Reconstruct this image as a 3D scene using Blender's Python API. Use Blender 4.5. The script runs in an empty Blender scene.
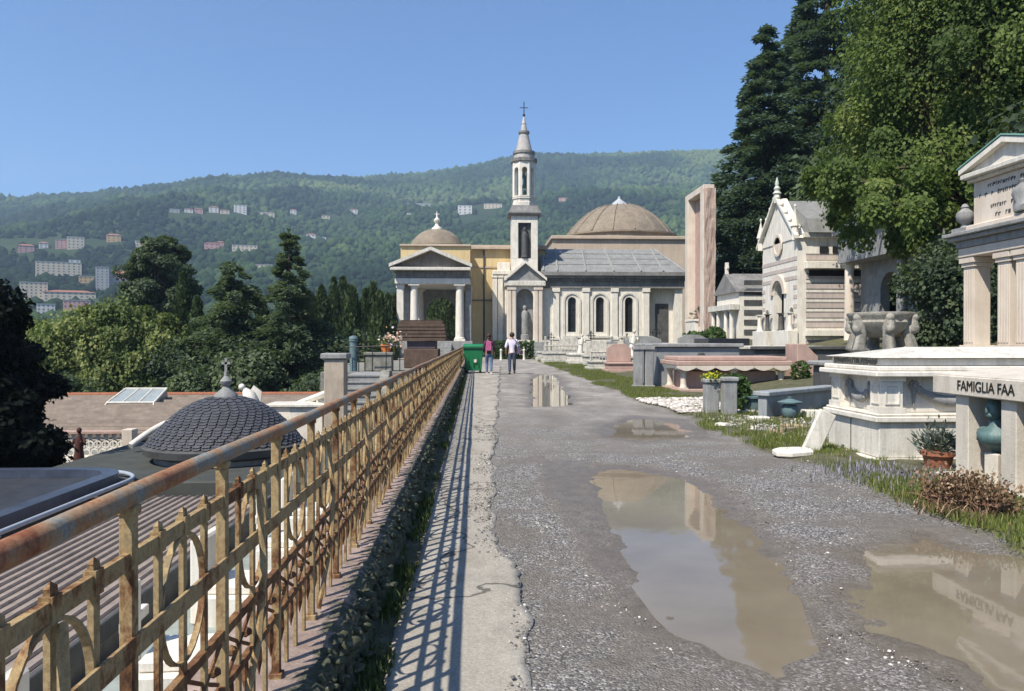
import bpy, bmesh, math, random
import numpy as np
from mathutils import Vector, Matrix, noise as mnoise
S = bpy.context.scene
COL = S.collection
random.seed(7)
RNG = np.random.default_rng(11)
PI = math.pi
TH = math.radians(2.64)          # the road runs along +Y; the camera looks 2.64 degrees right of it
FPX, HZ, CH = 780.0, 341.0, 1.5

def W(px, py, Y):                # point seen at a photo position, on the plane at distance Y along the road
    t = math.tan(math.atan((px-512)/FPX)+TH); X = Y*t
    yc = X*math.sin(TH)+Y*math.cos(TH)
    return Vector((X, Y, CH+(HZ-py)/FPX*yc))
def XW(px, X):                   # same, on the plane at X
    return X/math.tan(math.atan((px-512)/FPX)+TH)
def ZW(py, X, Y):
    return CH+(HZ-py)/FPX*(X*math.sin(TH)+Y*math.cos(TH))
def G(px, py, z=0.0):            # ground point
    yc = (CH-z)*FPX/(py-HZ); xc = (px-512)/FPX*yc
    return Vector((xc*math.cos(TH)+yc*math.sin(TH), -xc*math.sin(TH)+yc*math.cos(TH), z))

# ------------------------------------------------------------------ mesh builder
class MB:
    def __init__(s): s.v = []; s.f = []; s.M = Matrix.Identity(4)
    def add(s, vs, fs):
        n = len(s.v); M = s.M
        s.v += [tuple(M @ Vector(p)) for p in vs]
        s.f += [tuple(i+n for i in f) for f in fs]; return s
    def boxb(s, x0, x1, y0, y1, z0, z1, tx=0, ty=0):      # tx, ty: top inset
        return s.add([(x0,y0,z0),(x1,y0,z0),(x1,y1,z0),(x0,y1,z0),(x0+tx,y0+ty,z1),(x1-tx,y0+ty,z1),(x1-tx,y1-ty,z1),(x0+tx,y1-ty,z1)],
                     [(0,3,2,1),(4,5,6,7),(0,1,5,4),(1,2,6,5),(2,3,7,6),(3,0,4,7)])
    def box(s, c, d, rz=0, rx=0, ry=0):
        M = Matrix.Translation(c) @ Matrix.Rotation(rz,4,'Z') @ Matrix.Rotation(ry,4,'Y') @ Matrix.Rotation(rx,4,'X')
        old = s.M; s.M = old @ M
        s.boxb(-d[0]/2,d[0]/2,-d[1]/2,d[1]/2,-d[2]/2,d[2]/2); s.M = old; return s
    def prism(s, poly, a, b, axis='y'):                    # poly in the two other axes
        n = len(poly)
        def P(p, t): return {'y':(p[0],t,p[1]), 'x':(t,p[0],p[1]), 'z':(p[0],p[1],t)}[axis]
        vs = [P(p,a) for p in poly]+[P(p,b) for p in poly]
        fs = [tuple(range(n)), tuple(range(2*n-1,n-1,-1))]+[(i,(i+1)%n,n+(i+1)%n,n+i) for i in range(n)]
        return s.add(vs, fs)
    def lathe(s, prof, n=16, c=(0,0,0), a0=0, a1=2*PI, sx=1, sy=1, rip=0, ripn=8):
        full = abs(a1-a0-2*PI) < 1e-6
        m = n if full else n+1; vs = []; fs = []
        for r, z in prof:
            for k in range(m):
                a = a0+(a1-a0)*k/n; q = r*(1+rip*math.cos(ripn*a))
                vs.append((c[0]+q*math.cos(a)*sx, c[1]+q*math.sin(a)*sy, c[2]+z))
        L = len(prof)
        for i in range(L-1):
            for k in range(n):
                j = (k+1)%m
                fs.append((i*m+k, i*m+j, (i+1)*m+j, (i+1)*m+k))
        if prof[0][0] > 1e-5: fs.append(tuple(range(m-1,-1,-1)))
        if prof[-1][0] > 1e-5: fs.append(tuple((L-1)*m+k for k in range(m)))
        return s.add(vs, fs)
    def tube(s, path, r, n=8, cap=True):
        path = [Vector(p) for p in path]; rs = r if isinstance(r,(list,tuple)) else [r]*len(path)
        vs = []; fs = []; up = None
        for i, p in enumerate(path):
            d = (path[min(i+1,len(path)-1)]-path[max(i-1,0)]).normalized()
            if up is None:
                up = Vector((0,0,1)) if abs(d.z) < .9 else Vector((1,0,0))
            a = d.cross(up).normalized(); b = a.cross(d).normalized(); up = b
            for k in range(n):
                t = 2*PI*k/n; vs.append(tuple(p+rs[i]*(a*math.cos(t)+b*math.sin(t))))
        for i in range(len(path)-1):
            for k in range(n):
                j = (k+1)%n; fs.append((i*n+k, i*n+j, (i+1)*n+j, (i+1)*n+k))
        if cap: fs += [tuple(range(n-1,-1,-1)), tuple((len(path)-1)*n+k for k in range(n))]
        return s.add(vs, fs)
    def ball(s, c, r, n=10, sx=1, sy=1, sz=1):
        prof = [(max(math.sin(PI*i/(n//2+1)),0)*r, -math.cos(PI*i/(n//2+1))*r*sz) for i in range(n//2+2)]
        prof[0] = (0,prof[0][1]); prof[-1] = (0,prof[-1][1])
        return s.lathe(prof, n, c, sx=sx, sy=sy)
    def archwall(s, x0, x1, z0, z1, ops, y0, y1, seg=8):  # wall in XZ with arched openings (xc, w, zb, zs)
        cur = x0
        for xc, w, zb, zs in sorted(ops):
            if xc-w/2 > cur+1e-4: s.boxb(cur, xc-w/2, y0, y1, z0, z1)
            if zb > z0+1e-4: s.boxb(xc-w/2, xc+w/2, y0, y1, z0, zb)
            arc = [(xc-w/2*math.cos(PI*i/seg), zs+w/2*math.sin(PI*i/seg)) for i in range(seg+1)]
            for i in range(seg):
                (ax,az),(bx,bz) = arc[i],arc[i+1]
                s.prism([(ax,az),(bx,bz),(bx,z1),(ax,z1)], y0, y1)
            cur = xc+w/2
        if x1 > cur+1e-4: s.boxb(cur, x1, y0, y1, z0, z1)
        return s
    def build(s, name, mat, parent=None, bevel=0, smooth=None, jitter=0, sub=0):
        me = bpy.data.meshes.new(name); me.from_pydata(s.v, [], s.f); 
        bm = bmesh.new(); bm.from_mesh(me)
        bmesh.ops.remove_doubles(bm, verts=bm.verts, dist=1e-5)
        bmesh.ops.recalc_face_normals(bm, faces=bm.faces)
        if bevel:
            es = [e for e in bm.edges if len(e.link_faces)==2 and e.calc_face_angle(0) > .5]
            try: bmesh.ops.bevel(bm, geom=es, offset=bevel, segments=1, affect='EDGES', clamp_overlap=True)
            except Exception: pass
        if sub:
            bmesh.ops.triangulate(bm, faces=[f for f in bm.faces if len(f.verts) > 4])
            bmesh.ops.subdivide_edges(bm, edges=bm.edges, cuts=sub, use_grid_fill=True)
        if jitter:
            for v in bm.verts:
                n = mnoise.noise_vector(v.co*3.1)+.5*mnoise.noise_vector(v.co*9.3)
                v.co += n*jitter
        bm.to_mesh(me); bm.free()
        if smooth is not None:
            me.polygons.foreach_set('use_smooth', [True]*len(me.polygons))
            me.set_sharp_from_angle(angle=math.radians(smooth))
        me.materials.append(mat)
        o = bpy.data.objects.new(name, me); COL.objects.link(o)
        if parent is not None: o.parent = parent
        return o

def np_mesh(name, V, F, mat, parent=None, var=None, smooth=False):
    me = bpy.data.meshes.new(name); nv = len(V); nf, k = F.shape
    me.vertices.add(nv); me.vertices.foreach_set('co', np.ascontiguousarray(V,dtype=np.float32).ravel())
    me.loops.add(nf*k); me.loops.foreach_set('vertex_index', np.ascontiguousarray(F,dtype=np.int32).ravel())
    me.polygons.add(nf); me.polygons.foreach_set('loop_start', np.arange(0,nf*k,k,dtype=np.int32))
    me.update(calc_edges=True); me.validate()
    if smooth: me.polygons.foreach_set('use_smooth', np.ones(nf,dtype=bool))
    if var is not None:
        for nm, arr in (var.items() if isinstance(var,dict) else [('var',var)]):
            at = me.attributes.new(nm,'FLOAT','POINT'); at.data.foreach_set('value', np.ascontiguousarray(arr,dtype=np.float32))
    me.materials.append(mat)
    o = bpy.data.objects.new(name, me); COL.objects.link(o)
    if parent is not None: o.parent = parent
    return o

def tag(o, label, cat, group=None):
    o['label'] = label; o['category'] = cat
    if group: o['group'] = group
    return o
def thing(name, label, cat, loc=(0,0,0), rz=0, group=None):
    o = bpy.data.objects.new(name, None); COL.objects.link(o); o.empty_display_size = .2
    o.location = loc; o.rotation_euler = (0,0,rz)
    return tag(o, label, cat, group)
def struct(o, kind='structure'): o['kind'] = kind; return o
def kids(o): return [c for c in list(bpy.data.objects) if c.parent is o]
def dup(root, loc, rz, label, scale=None):
    r = root.copy(); COL.objects.link(r); r.location = loc; r.rotation_euler = (0,0,rz); r['label'] = label
    if scale: r.scale = scale
    for ch in kids(root):
        c = ch.copy(); COL.objects.link(c); c.parent = r
        for g in kids(ch):
            d = g.copy(); COL.objects.link(d); d.parent = c
    return r
def text_part(txt, size, mat, parent, M, depth=.006, name='lettering', sx=1):
    cu = bpy.data.curves.new('txt','FONT'); cu.body = txt; cu.size = size; cu.extrude = depth; cu.align_x = 'CENTER'; cu.align_y = 'CENTER'
    t = bpy.data.objects.new('txt', cu); COL.objects.link(t)
    dg = bpy.context.evaluated_depsgraph_get()
    me = bpy.data.meshes.new_from_object(t.evaluated_get(dg)); bpy.data.objects.remove(t)
    me.name = name; me.transform(M @ Matrix.Diagonal((sx,1,1,1))); me.materials.clear(); me.materials.append(mat)
    o = bpy.data.objects.new(name, me); COL.objects.link(o); o.parent = parent
    return o

# ------------------------------------------------------------------ materials
def new_mat(name):
    m = bpy.data.materials.new(name); m.use_nodes = True
    nt = m.node_tree; b = nt.nodes['Principled BSDF']; return m, nt, b
def nd(nt, typ, ins=None, **kw):
    n = nt.nodes.new(typ)
    for k, v in kw.items(): setattr(n, k, v)
    for k, v in (ins or {}).items():
        if hasattr(v, 'is_output'): nt.links.new(v, n.inputs[k])
        else: n.inputs[k].default_value = v
    return n
def c4(c): return (c[0],c[1],c[2],1)
def ramp(nt, fac, stops):
    r = nt.nodes.new('ShaderNodeValToRGB'); e = r.color_ramp.elements
    while len(e) < len(stops): e.new(.5)
    for x, (p, c) in zip(e, stops): x.position = p; x.color = c4(c) if len(c)==3 else c
    nt.links.new(fac, r.inputs['Fac']); return r.outputs['Color']
def mixc(nt, f, a, b, mode='MIX'):
    n = nt.nodes.new('ShaderNodeMix'); n.data_type = 'RGBA'; n.blend_type = mode
    for i, v in ((0,f),(6,a),(7,b)):
        if hasattr(v,'is_output'): nt.links.new(v, n.inputs[i])
        else: n.inputs[i].default_value = v if i==0 else (c4(v) if len(v)==3 else v)
    return n.outputs[2]
def math_(nt, op, a, b=0.5, clamp=False):
    n = nt.nodes.new('ShaderNodeMath'); n.operation = op; n.use_clamp = clamp
    for i, v in ((0,a),(1,b)):
        if hasattr(v,'is_output'): nt.links.new(v, n.inputs[i])
        else: n.inputs[i].default_value = v
    return n.outputs[0]
def pos(nt, sc=(1,1,1)):
    g = nd(nt,'ShaderNodeNewGeometry')
    return nd(nt,'ShaderNodeVectorMath',{0:g.outputs['Position'],1:sc},operation='MULTIPLY').outputs[0]
def noise(nt, vec, scale, detail=5, rough=.6):
    return nd(nt,'ShaderNodeTexNoise',{'Vector':vec,'Scale':scale,'Detail':detail,'Roughness':rough}).outputs['Fac']

def stone(name, c1, c2=None, scale=2.0, streak=.5, sc=(.09,.088,.08), rough=.8, bump=.25, fine=60, spec=.3, stretch=5, spots=0, spot_col=(.1,.1,.09)):
    m, nt, b = new_mat(name); c2 = c2 or tuple(x*.72 for x in c1)
    p = pos(nt)
    n1 = noise(nt, p, scale, 8, .65)
    col = ramp(nt, n1, [(.3,c2),(.68,c1)])
    if streak:
        n2 = noise(nt, pos(nt,(stretch,stretch,.7)), scale*.9, 6, .7)
        f = ramp(nt, n2, [(.45,(0,0,0)),(.78,(1,1,1))])
        f = math_(nt,'MULTIPLY',f,streak)
        col = mixc(nt, f, col, sc)
    if spots:
        n3 = noise(nt, p, scale*6, 4, .8)
        f = math_(nt,'MULTIPLY',ramp(nt,n3,[(.55,(0,0,0)),(.66,(1,1,1))]),spots)
        col = mixc(nt, f, col, spot_col)
    nf = noise(nt, p, fine, 4, .7)
    col = mixc(nt, .35, col, ramp(nt,nf,[(.3,(.55,.55,.55)),(.7,(1,1,1))]), 'MULTIPLY')
    nt.links.new(col, b.inputs['Base Color'])
    b.inputs['Roughness'].default_value = rough; b.inputs['Specular IOR Level'].default_value = spec
    h = math_(nt,'ADD',noise(nt,p,fine*.5,6,.7),n1)
    bp = nd(nt,'ShaderNodeBump',{'Height':h,'Strength':bump,'Distance':.03})
    nt.links.new(bp.outputs[0], b.inputs['Normal'])
    return m
def plain(name, c, rough=.6, metal=0, var=.3, scale=8, bump=.05, spec=.4):
    m, nt, b = new_mat(name); p = pos(nt)
    n1 = noise(nt, p, scale, 6, .7)
    nt.links.new(ramp(nt,n1,[(.3,tuple(x*(1-var) for x in c)),(.7,c)]), b.inputs['Base Color'])
    b.inputs['Roughness'].default_value = rough; b.inputs['Metallic'].default_value = metal; b.inputs['Specular IOR Level'].default_value = spec
    if bump:
        bp = nd(nt,'ShaderNodeBump',{'Height':n1,'Strength':bump*4,'Distance':.02}); nt.links.new(bp.outputs[0], b.inputs['Normal'])
    return m
def leafmat(name, stops, rough=.6, trans=.3, spec=.25, noise_sc=0):
    m, nt, b = new_mat(name)
    a = nd(nt,'ShaderNodeAttribute',attribute_name='var')
    f = a.outputs['Fac']
    col = ramp(nt, f, stops)
    nt.links.new(col, b.inputs['Base Color']); b.inputs['Roughness'].default_value = rough; b.inputs['Specular IOR Level'].default_value = spec
    if trans:
        t = nd(nt,'ShaderNodeBsdfTranslucent',{'Color':mixc(nt,.5,col,(.2,.3,.04))})
        mx = nd(nt,'ShaderNodeMixShader',{0:trans,1:b.outputs[0],2:t.outputs[0]})
        nt.links.new(mx.outputs[0], nt.nodes['Material Output'].inputs['Surface'])
    return m
M = {}
M['marble'] = stone('white_marble',(.78,.74,.66),(.60,.565,.49),1.6,.62,(.17,.155,.13),.65,.2,60,.25,6,.18)
M['marble_clean'] = stone('clean_marble',(.84,.79,.70),(.70,.65,.56),1.5,.50,(.27,.25,.21),.6,.15)
M['marble_old'] = stone('stained_old_marble',(.70,.66,.58),(.42,.395,.345),3.5,.75,(.10,.095,.08),.75,.35,40,.25,4,.35)
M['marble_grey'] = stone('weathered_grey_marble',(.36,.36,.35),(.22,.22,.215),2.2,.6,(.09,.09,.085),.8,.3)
M['marble_pink'] = stone('pink_marble',(.52,.36,.30),(.40,.27,.22),2,.4,(.2,.15,.13),.65,.2)
M['marble_warm'] = stone('warm_marble',(.74,.66,.56),(.6,.5,.41),1.0,.35,(.33,.27,.21),.65,.15)
M['stone_rough'] = stone('lichened_stone',(.34,.33,.29),(.16,.16,.14),4,.5,(.06,.065,.05),.95,.7,40,.2,3,.6)
M['stone_brown'] = stone('brown_stone',(.15,.10,.075),(.08,.055,.042),3,.5,(.03,.025,.02),.9,.5)
M['stone_dark'] = stone('dark_stone',(.12,.12,.115),(.05,.05,.052),2,.4,(.03,.03,.03),.7,.3)
M['slate_roof'] = stone('grey_lead_roof',(.30,.30,.29),(.19,.19,.185),1.5,.5,(.1,.1,.1),.6,.2)
M['cornice'] = stone('dark_cornice_shaded_frieze',(.30,.29,.275),(.15,.145,.14),1.2,.7,(.07,.07,.07),.8,.3)
M['yellow'] = stone('yellow_ochre_plaster',(.74,.58,.31),(.62,.46,.23),.5,.5,(.32,.24,.15),.9,.15)
M['peach'] = stone('peach_plaster',(.58,.47,.36),(.43,.345,.265),.5,.45,(.26,.19,.13),.9,.2)
M['tan_dome'] = stone('tan_dome_tiles',(.31,.255,.19),(.20,.165,.125),1.1,.6,(.10,.088,.072),.85,.3)
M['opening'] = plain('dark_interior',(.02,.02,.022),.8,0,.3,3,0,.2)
M['glass'] = plain('dark_window_glass',(.025,.03,.035),.12,0,.3,3,0,.6)
M['iron'] = plain('dark_iron',(.05,.05,.05),.5,.6,.4,30)
M['bronze'] = stone('green_bronze',(.13,.22,.21),(.06,.11,.11),6,.4,(.03,.05,.045),.5,.2,90,.5)
M['copper'] = stone('green_copper',(.22,.42,.36),(.15,.31,.27),2,.3,(.1,.2,.17),.6,.1)
M['terracotta'] = stone('terracotta_clay',(.40,.16,.09),(.27,.10,.055),7,.3,(.14,.08,.05),.9,.3)
M['bark'] = stone('tree_bark',(.16,.125,.09),(.07,.055,.04),5,.5,(.03,.028,.022),.95,.9,30,.1,8)
# ================================================================== ground, road, pavement
def sdist(px, py, poly):                      # signed distance (negative inside) of arrays to polygon
    d = np.full(px.shape, 1e9); ins = np.zeros(px.shape, bool); n = len(poly)
    for i in range(n):
        ax, ay = poly[i]; bx, by = poly[(i+1)%n]; ex, ey = bx-ax, by-ay
        t = np.clip(((px-ax)*ex+(py-ay)*ey)/(ex*ex+ey*ey+1e-12),0,1)
        d = np.minimum(d, np.hypot(px-ax-t*ex, py-ay-t*ey))
        c = ((ay > py) != (by > py)) & (px < (bx-ax)*(py-ay)/(by-ay+1e-12)+ax); ins ^= c
    return np.where(ins,-d,d)
def vnoise(x, y, s, seed=0, oct=4):           # smooth value noise, about -1..1
    out = np.zeros_like(x); amp = 1; tot = 0
    for o in range(oct):
        r = np.random.default_rng(seed+o*17); T = r.random((256,256))*2-1
        u = x/s*2**o+37.1*o; v = y/s*2**o+11.7*o
        i = np.floor(u).astype(int); j = np.floor(v).astype(int); fu = u-i; fv = v-j
        fu = fu*fu*(3-2*fu); fv = fv*fv*(3-2*fv); i &= 255; j &= 255; i1 = (i+1)&255; j1 = (j+1)&255
        out += amp*((T[i,j]*(1-fu)+T[i1,j]*fu)*(1-fv)+(T[i,j1]*(1-fu)+T[i1,j1]*fu)*fv); tot += amp; amp *= .5
    return out/tot*1.6
PUD = [
 [(583,473),(610,468),(650,470),(690,478),(712,490),(735,515),(765,545),(770,575),(790,620),(815,660),(812,682),(770,688),(725,662),(690,632),(660,602),(640,570),(612,530),(595,500),(582,485)],
 [(853,552),(880,541),(930,538),(985,548),(1070,556),(1150,590),(1180,700),(1100,720),(1010,698),(950,662),(900,640),(870,600),(855,570)],
 [(530,379),(540,374),(556,375),(562,385),(571,395),(572,404),(550,406),(533,406),(529,392)],
 [(596,425),(640,417),(672,419),(690,428),(700,438),(640,441),(606,436)],
]
PUD = [[tuple(G(*p)[:2]) for p in P] for P in PUD]
EDGE = lambda Y: 3.9+.012*np.maximum(Y-9,0)+.10*np.sin(Y*.9)+.06*np.sin(Y*2.3)      # right edge of the gravel
SLAB = lambda Y: .26-.10*np.clip((Y-4.6)/1.2,0,1)+.034*np.clip(Y-8,0,40)+.03*np.sin(Y*1.7)+.012*np.sin(Y*4.9+1)  # right edge of concrete
def rise(x, y):
    f = np.clip((62-y)/14,0,1); return np.clip((x-6.6)*.15,0,2.6)*f
xs = np.concatenate([np.arange(-.6,6.2,.036), np.geomspace(6.25,70,60)])
yy = [-4.0]
while yy[-1] < 130: yy.append(yy[-1]+max(.032, .0065*abs(yy[-1])) if yy[-1] > 2.4 else yy[-1]+.2)
ys = np.array(yy)
gx, gy = np.meshgrid(xs, ys)
sd = np.full(gx.shape, 1e9)
for P in PUD[:3]: sd = np.minimum(sd, sdist(gx,gy,P))
sd4 = sdist(gx,gy,PUD[3])
jag = vnoise(gx,gy,.5,3)*.10+vnoise(gx,gy,.12,8)*.03
wet = np.clip(1-(np.minimum(sd,sd4)+jag*2.0)/.42,0,1)
_w0 = wet
bank = sdist(gx,gy,[tuple(G(*q)[:2]) for q in ((548,462),(585,462),(590,485),(606,525),(640,575),(662,612),(640,612),(600,560),(570,525),(545,490))])
mudl = np.clip(1-(bank+jag*1.2)/.12,0,1)
wet = np.maximum(wet,mudl*.9)
dep = np.clip(-(sd+jag)/.28,-1,1); dep = np.where(dep > 0, dep, dep*.5)
gz = .012*vnoise(gx,gy,1.6,21,3)+.006*vnoise(gx,gy,.22,5,3)-.032*dep-.010
dep4 = np.clip(-(sd4+jag*1.6)/.25,0,1); gz -= .040*dep4
edge = EDGE(gy); verge = np.clip((gx-edge)/.35,0,1)
gz += verge*(.05+.03*vnoise(gx,gy,.7,31))+rise(gx,gy)
gz = np.where((gx > 5.4)&(gx < 6.2), np.maximum(gz,.02), gz)
gv = np.clip((gx-edge)/.18+.5*vnoise(gx,gy,.3,41),0,1); gv = np.where(gx < -.34, 1, gv)
ny, nx = gx.shape
idx = np.arange(nx*ny).reshape(ny,nx)
F = np.stack([idx[:-1,:-1].ravel(),idx[:-1,1:].ravel(),idx[1:,1:].ravel(),idx[1:,:-1].ravel()],1)
m, nt, b = new_mat('gravel_road'); p = pos(nt)
vor = nd(nt,'ShaderNodeTexVoronoi',{'Vector':p,'Scale':80.0,'Randomness':1.0})
vcol = nd(nt,'ShaderNodeSeparateColor',{'Color':vor.outputs['Color']}).outputs[0]
grav = ramp(nt, vcol, [(0,(.05,.046,.043)),(.35,(.122,.113,.106)),(.65,(.20,.187,.176)),(.9,(.35,.33,.31)),(1,(.58,.55,.52))])
big = noise(nt, p, .9, 6, .65)
dirt = ramp(nt, noise(nt,p,14,6,.75), [(.3,(.10,.087,.072)),(.75,(.23,.205,.175))])
gcol = mixc(nt, ramp(nt,big,[(.43,(.10,.10,.10)),(.55,(1,1,1))]), dirt, grav)
far = math_(nt,'MULTIPLY',math_(nt,'SUBTRACT',nd(nt,'ShaderNodeSeparateXYZ',{0:p}).outputs[1],9),.09,True)
conc = ramp(nt, noise(nt,pos(nt,(1,.45,1)),1.1,8,.7), [(.3,(.155,.14,.12)),(.5,(.275,.25,.22)),(.7,(.44,.41,.365))])
gcol = mixc(nt, far, gcol, conc)
aw = nd(nt,'ShaderNodeAttribute',attribute_name='wet').outputs['Fac']
mud = ramp(nt, noise(nt,p,6,6,.7), [(.3,(.085,.066,.047)),(.7,(.165,.135,.10))])
gcol = mixc(nt, math_(nt,'MULTIPLY',aw,.8), gcol, mud)
av = nd(nt,'ShaderNodeAttribute',attribute_name='verge').outputs['Fac']
soil = ramp(nt, noise(nt,p,5,8,.75), [(.3,(.05,.055,.025)),(.55,(.11,.105,.05)),(.75,(.24,.22,.16))])
gcol = mixc(nt, av, gcol, soil)
nt.links.new(gcol, b.inputs['Base Color'])
nt.links.new(ramp(nt,aw,[(.2,(.85,.85,.85)),(.9,(.38,.38,.38))]), b.inputs['Roughness'])
h = math_(nt,'SUBTRACT',math_(nt,'MULTIPLY',noise(nt,p,25,6,.7),1.2),vor.outputs['Distance'])
bp = nd(nt,'ShaderNodeBump',{'Height':h,'Distance':.012}); nt.links.new(math_(nt,'SUBTRACT',1.0,math_(nt,'MULTIPLY',aw,.75)), bp.inputs['Strength'])
nt.links.new(bp.outputs[0], b.inputs['Normal'])
M['road'] = m
road = struct(np_mesh('road', np.stack([gx.ravel(),gy.ravel(),gz.ravel()],1), F, m, None, {'wet':wet.ravel(),'verge':gv.ravel()}, True))
# raised courtyard in front of and left of the church
mb = MB(); mb.boxb(-8.7,-.61,47.5,130,-.35,-.012); struct(mb.build('courtyard', stone('courtyard_paving',(.34,.31,.27),(.22,.2,.175),.8,.3)))
mb = MB(); mb.boxb(-8.9,-8.5,47,130,-8,-.36); mb.boxb(-8.5,-1,47,47.5,-8,-.36)
tag(mb.build('retaining_wall', M['stone_rough'], bevel=.02),'rough stone retaining wall under the courtyard of the domed portico','wall')
# water
m, nt, b = new_mat('muddy_water'); p = pos(nt)
nt.links.new(ramp(nt,noise(nt,p,1.2,4,.6),[(.3,(.165,.135,.095)),(.7,(.22,.185,.135))]), b.inputs['Base Color'])
b.inputs['Roughness'].default_value = .03; b.inputs['IOR'].default_value = 1.40
bp = nd(nt,'ShaderNodeBump',{'Height':noise(nt,p,5,2,.5),'Strength':.02,'Distance':.02}); nt.links.new(bp.outputs[0],b.inputs['Normal'])
for i, P in enumerate(PUD):
    cx = sum(q[0] for q in P)/len(P); cy = sum(q[1] for q in P)/len(P)
    Q = []
    for q in P:
        d = math.hypot(q[0]-cx,q[1]-cy); k = 1+.26/d
        Q.append((cx+(q[0]-cx)*k, cy+(q[1]-cy)*k))
    mb = MB(); mb.add([(x,y,-.0135-.0012*i) for x,y in Q],[tuple(range(len(Q)))])
    struct(mb.build('puddle', m))
# concrete pavement along the railing
m, nt, b = new_mat('worn_concrete'); p = pos(nt)
base = ramp(nt, noise(nt,pos(nt,(1,.5,1)),1.6,9,.7), [(.3,(.27,.24,.195)),(.5,(.395,.36,.305)),(.72,(.51,.475,.41))])
fine = ramp(nt, noise(nt,p,70,5,.8), [(.35,(.5,.5,.5)),(.62,(1,1,1))])
col = mixc(nt,.75,base,fine,'MULTIPLY')
stain = ramp(nt, noise(nt,p,.8,6,.7), [(.5,(0,0,0)),(.66,(1,1,1))])
col = mixc(nt, math_(nt,'MULTIPLY',stain,.55), col, (.13,.12,.10))
wv = nd(nt,'ShaderNodeTexVoronoi',{'Vector':nd(nt,'ShaderNodeVectorMath',{0:pos(nt,(.9,.55,1)),1:nd(nt,'ShaderNodeTexNoise',{'Vector':p,'Scale':1.5,'Detail':4.0}).outputs['Color']},operation='ADD').outputs[0],'Scale':.62},feature='DISTANCE_TO_EDGE')
crack = ramp(nt, wv.outputs['Distance'], [(.004,(1,1,1)),(.010,(0,0,0))])
col = mixc(nt, math_(nt,'MULTIPLY',crack,.8), col, (.06,.055,.045))
nt.links.new(col,b.inputs['Base Color']); b.inputs['Roughness'].default_value = .9
bp = nd(nt,'ShaderNodeBump',{'Height':math_(nt,'SUBTRACT',noise(nt,p,60,6,.75),math_(nt,'MULTIPLY',crack,1.5)),'Strength':.6,'Distance':.01}); nt.links.new(bp.outputs[0],b.inputs['Normal'])
M['concrete'] = m
py_ = np.concatenate([np.arange(-4,20,.06),np.arange(20,47.4,.4)]); rows = []; NX = 16
ex = SLAB(py_)+.04*vnoise(py_,py_*0+3,.35,77)+.02*vnoise(py_,py_*0+9,.1,78); lx = -.40+.025*vnoise(py_,py_*0,.5,79)
V = []
for k in range(NX): 
    t = k/(NX-1); X = lx+(ex-lx)*t
    V.append(np.stack([X,py_,.022+.006*vnoise(X,py_,1.3,80)],1))
V.append(np.stack([ex+.004,py_,np.full_like(py_,-.03)],1))
V.insert(0,np.stack([lx-.004,py_,np.full_like(py_,-.03)],1))
V = np.stack(V,1); n_, k_ = V.shape[:2]; ii = np.arange(n_*k_).reshape(n_,k_)
F = np.stack([ii[:-1,:-1].ravel(),ii[:-1,1:].ravel(),ii[1:,1:].ravel(),ii[1:,:-1].ravel()],1)
struct(np_mesh('pavement', V.reshape(-1,3), F, M['concrete'], None, None, True))
# loose stones
def ico(sub=1):
    bm = bmesh.new(); bmesh.ops.create_icosphere(bm, subdivisions=sub, radius=1)
    V = np.array([v.co[:] for v in bm.verts]); F = np.array([[v.index for v in f.verts] for f in bm.faces]); bm.free(); return V, F
IV, IF = ico(1)
def scatter_balls(name, C, R, mat, var, sq=(1,1,.6), jit=.25, parent=None, smooth=False):
    n = len(C); k = len(IV); a = RNG.random(n)*2*PI
    V = IV[None]*(1+jit*(RNG.random((n,k,1))*2-1))*R[:,None,None]*np.array(sq)*(1+.35*(RNG.random((n,1,3))*2-1))
    x = V[...,0]*np.cos(a)[:,None]-V[...,1]*np.sin(a)[:,None]; y = V[...,0]*np.sin(a)[:,None]+V[...,1]*np.cos(a)[:,None]
    V = np.stack([x,y,V[...,2]],2)+C[:,None,:]
    F = (IF[None]+(np.arange(n)*k)[:,None,None]).reshape(-1,3)
    return np_mesh(name, V.reshape(-1,3), F, mat, parent, np.repeat(var,k), smooth)
M['pebble'] = leafmat('gravel_stones',[(0,(.10,.09,.083)),(.45,(.20,.184,.17)),(.8,(.37,.345,.32)),(.95,(.6,.56,.51)),(1,(.76,.72,.67))],.85,0)
N = 130000
yc = 2.6+11*RNG.random(N)**1.7; xc = -.1+4.6*RNG.random(N)
keep = (xc > SLAB(yc)-.02-.1*RNG.random(N)-(yc > 5)*.42*RNG.random(N)**3) & (xc < EDGE(yc)+.25*RNG.random(N))
dd = np.full(N,1e9)
for P in PUD: dd = np.minimum(dd, sdist(xc,yc,P))
dens = np.clip(.42+1.1*vnoise(xc,yc,.7,51)+.35*np.clip(1-(xc-SLAB(yc))/1.2,0,1)+.3*(xc > 2.6),.03,1)
dd = np.minimum(dd, np.where(sdist(xc,yc,[tuple(G(*q)[:2]) for q in ((548,462),(585,462),(590,485),(606,525),(640,575),(662,612),(640,612),(600,560),(570,525),(545,490))]) < .05, 0, 9))
keep &= (dd > .10+.25*RNG.random(N)) & (RNG.random(N) < dens)
xc, yc = xc[keep], yc[keep]; r = .0028+.0085*RNG.random(len(xc))**2.9
struct(scatter_balls('gravel', np.stack([xc,yc,.0+.012*vnoise(xc,yc,1.6,21,3)-.002+r*.25+.028*(xc < SLAB(yc)-.01)+np.clip((xc-EDGE(yc))/.35,0,1)*.05],1), r, M['pebble'], RNG.random(len(xc))**1.6),'stuff')
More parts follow.
